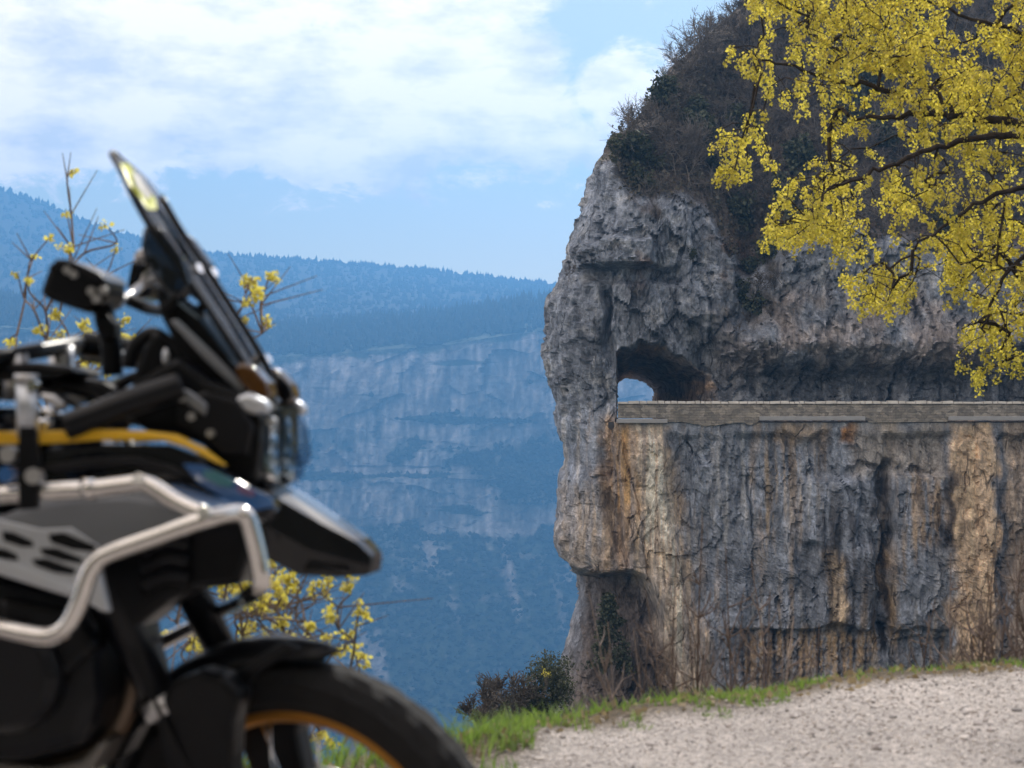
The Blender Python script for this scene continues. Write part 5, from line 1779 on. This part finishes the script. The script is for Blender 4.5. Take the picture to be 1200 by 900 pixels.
def body_panels():
    # tank and its side panels
    secs = []
    for X_, zt_, zb_, w in ((-.28, 1.00, .90, .10), (-.38, 1.075, .86, .165), (-.50, 1.09, .84, .185), (-.66, 1.07, .84, .18), (-.80, 1.0, .84, .14), (-.88, .93, .85, .10)):
        secs.append([Vector((X_, y * w, z)) for y, z in ((0, zt_), (.55, zt_ - .012), (.9, zt_ - .06), (1, (zt_ + zb_) / 2 - .01), (.85, zb_), (-.85, zb_), (-1, (zt_ + zb_) / 2 - .01), (-.9, zt_ - .06), (-.55, zt_ - .012))])
    tk = loft('fuel_tank', secs, K_gloss, sub=2)
    st_ = [(-70, 500), (0, 506), (60, 505), (110, 503), (170, 505), (205, 510), (235, 524), (264, 546), (250, 541), (218, 525), (190, 516), (120, 516), (60, 520), (0, 521), (-70, 523)]
    plate('yellow_stripe', st_, -.192, .02, K_yellow, tk, .004, sym=True)
    plate('side_panel', [(-80, 528), (0, 527), (60, 527), (120, 521), (190, 521), (228, 535), (262, 552), (322, 592), (316, 612), (288, 606), (240, 594), (200, 578), (168, 562), (60, 572), (-80, 576)], -.182, .05, K_gloss, tk, .010, sym=-.14)
    plate('panel_ridge', [(44, 545), (110, 536), (160, 534), (200, 545), (232, 562), (196, 556), (158, 546), (110, 548), (60, 556)], -.192, .014, K_satin, tk, .006, sym=True)
    pipe('filler_cap', [(-.62, 0, 1.07), (-.62, 0, 1.09)], .035, K_alu, tk, smooth_path=False, n=20)
    # radiator shroud, grey, with slots
    sh = plate('radiator_shroud', [(-70, 600), (0, 604), (40, 588), (90, 581), (150, 578), (186, 584), (214, 594), (234, 606), (226, 620), (180, 632), (132, 650), (112, 668), (98, 694), (0, 660), (-70, 640)], -.235, .05, K_grey, bevel=.010, sym=True)
    for P in ([(2, 622), (16, 624), (38, 634), (40, 641), (26, 641), (4, 634)], [(56, 626), (74, 624), (114, 640), (108, 647), (84, 644), (60, 636)], [(-20, 640), (6, 643), (20, 650), (22, 657), (4, 655), (-20, 650)],
              [(36, 655), (54, 654), (90, 667), (86, 674), (64, 671), (42, 663)], [(46, 642), (66, 642), (98, 655), (95, 661), (72, 657), (50, 650)], [(-20, 622), (-8, 620), (-6, 632), (-20, 632)]):
        plate('vent', P, -.238, .02, K_black, sh, .002, sym=True)
    plate('grille', [(-70, 612), (0, 608), (48, 620), (84, 618), (120, 642), (104, 668), (96, 690), (0, 656), (-70, 640)], -.2362, .01, K_silver, sh, .003, sym=True)
    plate('shroud_edge', [(-70, 642), (0, 654), (40, 668), (82, 684), (96, 696), (88, 702), (50, 690), (0, 674), (-70, 662)], -.242, .03, K_silver, sh, .006, sym=True)
    plate('shroud_blade', [(108, 668), (116, 664), (124, 700), (128, 718), (118, 716), (98, 704), (98, 694)], -.238, .02, K_silver, sh, .004, sym=True)
    plate('upper_cover', [(168, 570), (196, 568), (236, 582), (276, 592), (272, 600), (244, 604), (206, 590)], -.26, .06, principled('pale_blue_reflection', (.10, .17, .32), .25, metal=.5, coat=.5), sh, .008)  # pale blue colour stands in for a reflection on the bodywork
    # core: radiator, frame, engine
    rd = plate('radiator', [(118, 655), (200, 626), (284, 606), (296, 640), (280, 686), (232, 690), (196, 706), (160, 735), (132, 742), (114, 700)], -.12, .13, K_black, bevel=.012)
    for y0 in (640, 660, 680):
        pipe('radiator_hose', [BP(170, y0 + 6, -.13), BP(196, y0 - 6, -.138), BP(220, y0 - 2, -.13)], .012, K_satin, rd)
    eng = plate('engine', [(-260, 676), (0, 680), (88, 700), (104, 712), (112, 770), (116, 822), (108, 850), (96, 876), (30, 893), (-120, 900), (-260, 930)], -.17, .34, K_satin, bevel=.03)
    plate('engine_front', [(80, 700), (136, 700), (156, 760), (170, 812), (160, 838), (126, 856), (96, 880), (70, 880)], -.06, .16, K_satin, eng, .02)
    b = MB(); p = BP(15, 790, -.17)
    b.tube([p + Vector((0, .02, 0)), p + Vector((0, -.03, 0)), p + Vector((0, -.045, 0))], [.085, .085, .07], 28); b.build('clutch_cover', K_satin, eng, smooth=False, bevel=.004)
    plate('cylinder_fins', [(0, 700), (90, 716), (112, 760), (70, 800), (0, 780)], -.185, .06, K_black, eng, .012)
    pipe('exhaust_header', [BP(140, 742, -.04), BP(158, 800, -.04), BP(122, 868, -.05), BP(40, 905, -.10), BP(-120, 915, -.14)], .022, principled('heat_tinted_steel', (.16, .12, .09), .4, metal=.8), eng)
    bp_ = plate('bash_plate', [(-200, 912), (0, 892), (60, 898), (96, 890), (118, 866), (128, 868), (108, 902), (70, 925), (-200, 950)], -.13, .26, principled('worn_alloy', (.20, .19, .18), .5, metal=.7), bevel=.008)
    return sh


def crash_bars():
    up = [BP(-90, 586, -.30), BP(0, 580, -.305), BP(60, 576, -.305), BP(110, 573, -.305), BP(150, 568, -.305), BP(172, 567, -.306), BP(206, 588, -.312), BP(242, 604, -.318)]
    lo = [BP(250, 733, -.17), BP(290, 699, -.20), BP(303, 689, -.255), BP(307, 680, -.266), BP(303, 655, -.27), BP(292, 612, -.278), BP(286, 604, -.282), BP(276, 601, -.286), BP(243, 608, -.32), BP(180, 630, -.335), BP(130, 648, -.345),
          BP(112, 660, -.347), BP(102, 678, -.348), BP(93, 706, -.348), BP(80, 732, -.346), BP(64, 744, -.344), BP(44, 745, -.342), BP(0, 736, -.335), BP(-90, 712, -.30)]
    un = [BP(282, 704, -.10), BP(262, 714, .10), BP(232, 732, .15), BP(170, 767, .16), BP(146, 815, .15), BP(138, 850, .14)]
    for s in (1, -1):
        f = (lambda P: [Vector(p) for p in P]) if s == 1 else (lambda P: [Vector((p.x - .34, p.y * -.75, p.z - .005)) for p in P])
        cbar = pipe('crash_bar', f(lo[1:] if s == 1 else lo[2:]), .0135, K_bar, k=5, n=14)
        pipe('upper_tube', f(up), .0135, K_bar, cbar, k=5, n=14)
        if s == 1: pipe('lower_tube', [lo[2], lo[1]] + un, .012, K_bar, cbar, k=5, n=12)
        for x, y, yb in ((167, 568, -.305), (243, 606, -.322)):
            p = BP(x, y, yb); q = f([p])[0] + Vector((0, -.006 * s, .005)); b = MB(); b.tube([q, q + Vector((0, -.012 * s, .004))], .009, 12); b.build('bolt', K_chrome, cbar)
        b = MB(); c = f([BP(98, 573, -.305), BP(112, 573, -.305)]); b.tube(c, .0165, 14); b.build('sleeve', K_bar, cbar, smooth=True)
    # black strap and lamp post lashed to the right bar
    stp = plate('luggage_strap', [(22, 500), (40, 500), (46, 540), (44, 596), (22, 598), (20, 540)], -.325, .012, K_black, bevel=.003)
    for x, y, m in ((8, 533, K_alu), (38, 558, K_alu), (6, 556, K_blue)):
        p = BP(x, y, -.33); b = MB(); b.tube([p, p + Vector((0, .02, 0))], .012, 14); b.build('buckle', m, stp)


def cockpit():
    # handlebar, mirrors, controls turn with the fork; right end lies outside the photo
    c = Vector((-.47, 0, 1.16))
    bar = pipe('handlebar', [(-.60, -.42, 1.115), (-.575, -.30, 1.135), (-.50, -.16, 1.165), (-.45, -.09, 1.17), (-.45, .09, 1.17), (-.50, .16, 1.165), (-.575, .30, 1.135), (-.60, .42, 1.115)], .0135, K_satin, st=True)
    for s in (-1, 1):
        pipe('grip', [(-.576, s * .30, 1.135), (-.602, s * .43, 1.114)], .018, K_rubber, bar, st=True, smooth_path=False)
        pipe('hand_guard', [(-.605, s * .45, 1.112), (-.50, s * .46, 1.105), (-.41, s * .36, 1.12), (-.42, s * .22, 1.145), (-.49, s * .17, 1.163)], [.012, .026, .034, .026, .012] if False else .022, K_black, bar, st=True)
        pipe('lever', [(-.52, s * .25, 1.145), (-.49, s * .32, 1.125), (-.52, s * .42, 1.105)], .007, K_alu, bar, st=True)
        pipe('bar_riser', [(-.45, s * .06, 1.10), (-.45, s * .06, 1.172)], .022, K_alu, bar, st=True, smooth_path=False)
    plate('switch_cluster', [(-60, 428), (0, 426), (40, 424), (76, 428), (88, 436), (70, 443), (20, 446), (-60, 448)], -.10, .14, K_black, bar, .012)
    plate('switch_cluster', [(-60, 452), (10, 448), (60, 446), (86, 440), (120, 446), (150, 462), (120, 472), (78, 462), (30, 466), (-60, 470)], -.06, .10, K_black, bar, .012)
    # reservoir and shiny clamps
    r0, r1 = BP(33, 512, -.20), BP(31, 448, -.20)
    rs = pipe('brake_reservoir', [r0, r1], .0165, K_silver, smooth_path=False, n=20)
    pipe('reservoir_cap', [r1, r1 + Vector((0, 0, .012))], .0185, K_alu, rs, smooth_path=False, n=20)
    pipe('reservoir_hose', [r0, BP(35, 540, -.2), BP(30, 590, -.19)], .009, K_black, rs)
    cl = [[(44, 460), (62, 462), (76, 474), (70, 482), (52, 472)], [(72, 456), (86, 450), (99, 460), (98, 472), (82, 474)], [(100, 468), (108, 452), (118, 446), (122, 454), (112, 470), (102, 474)], [(78, 484), (94, 474), (110, 474), (108, 482), (86, 491)],
          [(36, 500), (46, 489), (58, 492), (54, 504), (42, 510)], [(124, 452), (134, 442), (146, 441), (146, 447), (136, 450), (128, 460)], [(44, 478), (58, 476), (64, 486), (54, 490)], [(128, 416), (138, 410), (152, 416), (155, 424), (140, 426), (130, 436)]]
    mt = [K_alu, K_silver, K_brz, K_silver, K_chrome, K_brz, K_chrome, K_silver]
    for P, m, yb in zip(cl, mt, (-.13, -.02, .0, -.02, -.16, .03, -.14, .05)):
        plate('clamp', P, yb, .03, m, bar, .006)
    for x, y, yb in ((36, 452, -.215), (20, 450, -.19), (140, 470, -.16)):
        p = BP(x, y, yb); b = MB(); b.tube([p, p + Vector((0, .015, 0))], .0095, 14); b.build('bolt', K_chrome, bar)
    # thick dark arm from the tank to the cowl, cables
    pipe('cowl_stay', [BP(78, 500, -.19), BP(110, 488, -.185), BP(140, 476, -.175), (BP(175, 464, -.155)), BP(212, 452, -.135)], .021, K_satin)
    pipe('cable', [BP(150, 430, -.05), BP(158, 405, -.05), BP(180, 392, -.05), BP(205, 412, -.05), BP(228, 448, -.05)], .012, K_black)
    pipe('cable', [BP(120, 470, -.03), BP(150, 445, -.03), BP(190, 440, -.03), BP(220, 470, -.03)], .009, K_black)
    plate('instrument_panel', [(152, 448), (164, 416), (178, 388), (190, 392), (198, 420), (204, 446), (190, 460), (160, 462)], -.07, .16, K_black, bevel=.01)
    p = BP(194, 418, -.08); loft('trim', [[p + Vector((r_ * cos(a) * .5, -.004 + t * .008, r_ * sin(a) * 1.2 - .0)) for a in [2 * pi * k / 10 for k in range(10)]] for t, r_ in ((0, .012), (1, .014))], K_silver, sub=1)
    # boxy device on its stalk over the bars
    nav = plate('navigation_device', [(44, 345), (56, 312), (66, 303), (78, 304), (112, 318), (124, 328), (124, 346), (112, 362), (98, 366), (62, 354)], -.05, .10, K_black, bevel=.012)
    plate('hood', [(54, 314), (66, 303), (80, 304), (116, 320), (124, 330), (110, 330), (72, 316)], -.055, .11, K_satin, nav, .004)
    for x, y in ((106, 341), (112, 350), (120, 340), (86, 321), (78, 316)):
        p = BP(x, y, -.055); b = MB(); b.tube([p, p + Vector((0, .01, 0))], .007, 10); b.build('screw', K_alu, nav)
    pipe('stalk', [BP(118, 350, .0), BP(124, 378, .0), BP(130, 404, .0), BP(132, 440, .0)], .017, K_black, nav)
    plate('stalk_joint', [(108, 372), (124, 366), (134, 380), (134, 398), (120, 402), (112, 386)], -.02, .04, K_black, nav, .006)
    # left mirror, seen past the screen
    for s in (1, -1):
        if s == 1:
            P = [BP(x, y, .30) for x, y in ((147, 334), (152, 308), (162, 293), (176, 296), (190, 316), (188, 334), (170, 348), (152, 352))]
        else:
            P = [Vector((p.x - .10, -.42, p.z)) for p in P]
        mr = prism(P, (0, .10 * s, .0), K_gloss, 'mirror', bike, .016)
        stem = [BP(124, 362, .12), BP(138, 354, .16), BP(152, 346, .24), BP(168, 332, .29)] if s == 1 else [Vector((-.56, -.26, 1.15)), Vector((-.58, -.30, 1.22)), Vector((P[-1].x, -.45, P[-1].z + .02))]
        pipe('mirror_stem', stem, .008, K_alu, mr)
        if s == 1:
            for x, y, r_ in ((165, 302, .014), (176, 328, .018), (136, 356, .011), (150, 350, .010)):
                p = BP(x, y, .285); b = MB(); b.tube([p, p + Vector((0, .02, .006))], r_, 14); b.build('cap', K_chrome, mr, bevel=.004)
            pipe('mirror_arm', [BP(150, 352, .2), BP(176, 362, .2), BP(196, 362, .15), BP(214, 344, .05)], .010, K_black, mr)


def rear_half():
    wheel('rear_wheel', (-1.593, 0, .325), .322, .232, .15, lambda v: v, False)
    for s in (-1, 1):
        b = MB(); b.tube([(-.98, s * .12, .46), (-1.25, s * .125, .40), (-1.62, s * .125, .325)], [.045, .04, .03], 10); b.build('swingarm', K_satin, bike, smooth=True)
    secs = []
    for X_, z, w, h in ((-.80, .92, .08, .05), (-.90, .875, .13, .06), (-1.05, .865, .15, .06), (-1.2, .90, .15, .06), (-1.35, .935, .14, .055), (-1.55, .95, .12, .05), (-1.66, .96, .09, .04)):
        secs.append([Vector((X_, y * w, z + q * h)) for y, q in ((0, .55), (.7, .5), (1, .1), (.9, -.7), (0, -1), (-.9, -.7), (-1, .1), (-.7, .5))])
    loft('seat', secs, K_seat, sub=1)
    secs = []
    for X_, z0, z1, w in ((-.86, .62, .84, .12), (-1.1, .66, .82, .14), (-1.4, .78, .89, .13), (-1.7, .84, .92, .09), (-1.86, .87, .92, .05)):
        secs.append([Vector((X_, y * w, z)) for y, z in ((-1, z1), (1, z1), (1, (z0 + z1) / 2), (.7, z0), (-.7, z0), (-1, (z0 + z1) / 2))])
    tl = loft('tail', secs, K_black, sub=1)
    b = MB(); b.tube([(-1.85, 0, .90), (-1.885, 0, .90)], .04, 16); b.build('tail_light', K_red, tl)
    rk = pipe('luggage_rack', [(-1.25, .17, .93), (-1.4, .17, .995), (-1.8, .15, .995), (-1.87, .08, .995), (-1.87, -.08, .995), (-1.8, -.15, .995), (-1.4, -.17, .995), (-1.25, -.17, .93)], .009, K_bar)
    for k in range(4): pipe('rack_bar', [(-1.45 - .1 * k, -.16, .995), (-1.45 - .1 * k, .16, .995)], .007, K_bar, rk, smooth_path=False)
    ex = pipe('exhaust_silencer', [(-1.12, -.17, .48), (-1.3, -.21, .56), (-1.75, -.23, .72)], .055, K_alu, n=20)
    b = MB(); b.tube([(-1.75, -.23, .72), (-1.79, -.232, .734)], [.05, .035], 18); b.build('end_cap', K_black, ex)
    pipe('exhaust_pipe', [(-.62, -.14, .30), (-.9, -.15, .34), (-1.12, -.17, .48)], .026, K_alu, ex)
    fr = pipe('frame', [(-.36, 0, .95), (-.52, -.12, .80), (-.80, -.14, .78), (-.98, -.12, .46)], .022, K_satin)
    pipe('frame_tube', [(-.36, 0, .95), (-.52, .12, .80), (-.80, .14, .78), (-.98, .12, .46)], .022, K_satin, fr)
    pipe('subframe_tube', [(-.80, .12, .80), (-1.2, .13, .80), (-1.6, .11, .86)], .014, K_satin, fr)
    pipe('subframe_tube', [(-.80, -.12, .80), (-1.2, -.13, .80), (-1.6, -.11, .86)], .014, K_satin, fr)
    for s in (-1, 1):
        pipe('foot_peg', [(-.88, s * .14, .36), (-.90, s * .26, .36)], .014, K_alu, smooth_path=False)
    pipe('side_stand', [(-.86, .14, .34), (-.80, .24, .16), (-.77, .29, .0)], .013, K_satin)
    b = MB(); b.add([(x, y, z) for x in (-1.06, -.60) for y in (-.14, .14) for z in (.30, .70)], [(0, 1, 3, 2), (4, 6, 7, 5), (0, 4, 5, 1), (2, 3, 7, 6), (0, 2, 6, 4), (1, 5, 7, 3)])
    b.build('gearbox', K_satin, bike, bevel=.04)


fork_and_wheel(); hoses(); windscreen(); front_fairing(); body_panels(); crash_bars(); cockpit(); rear_half()
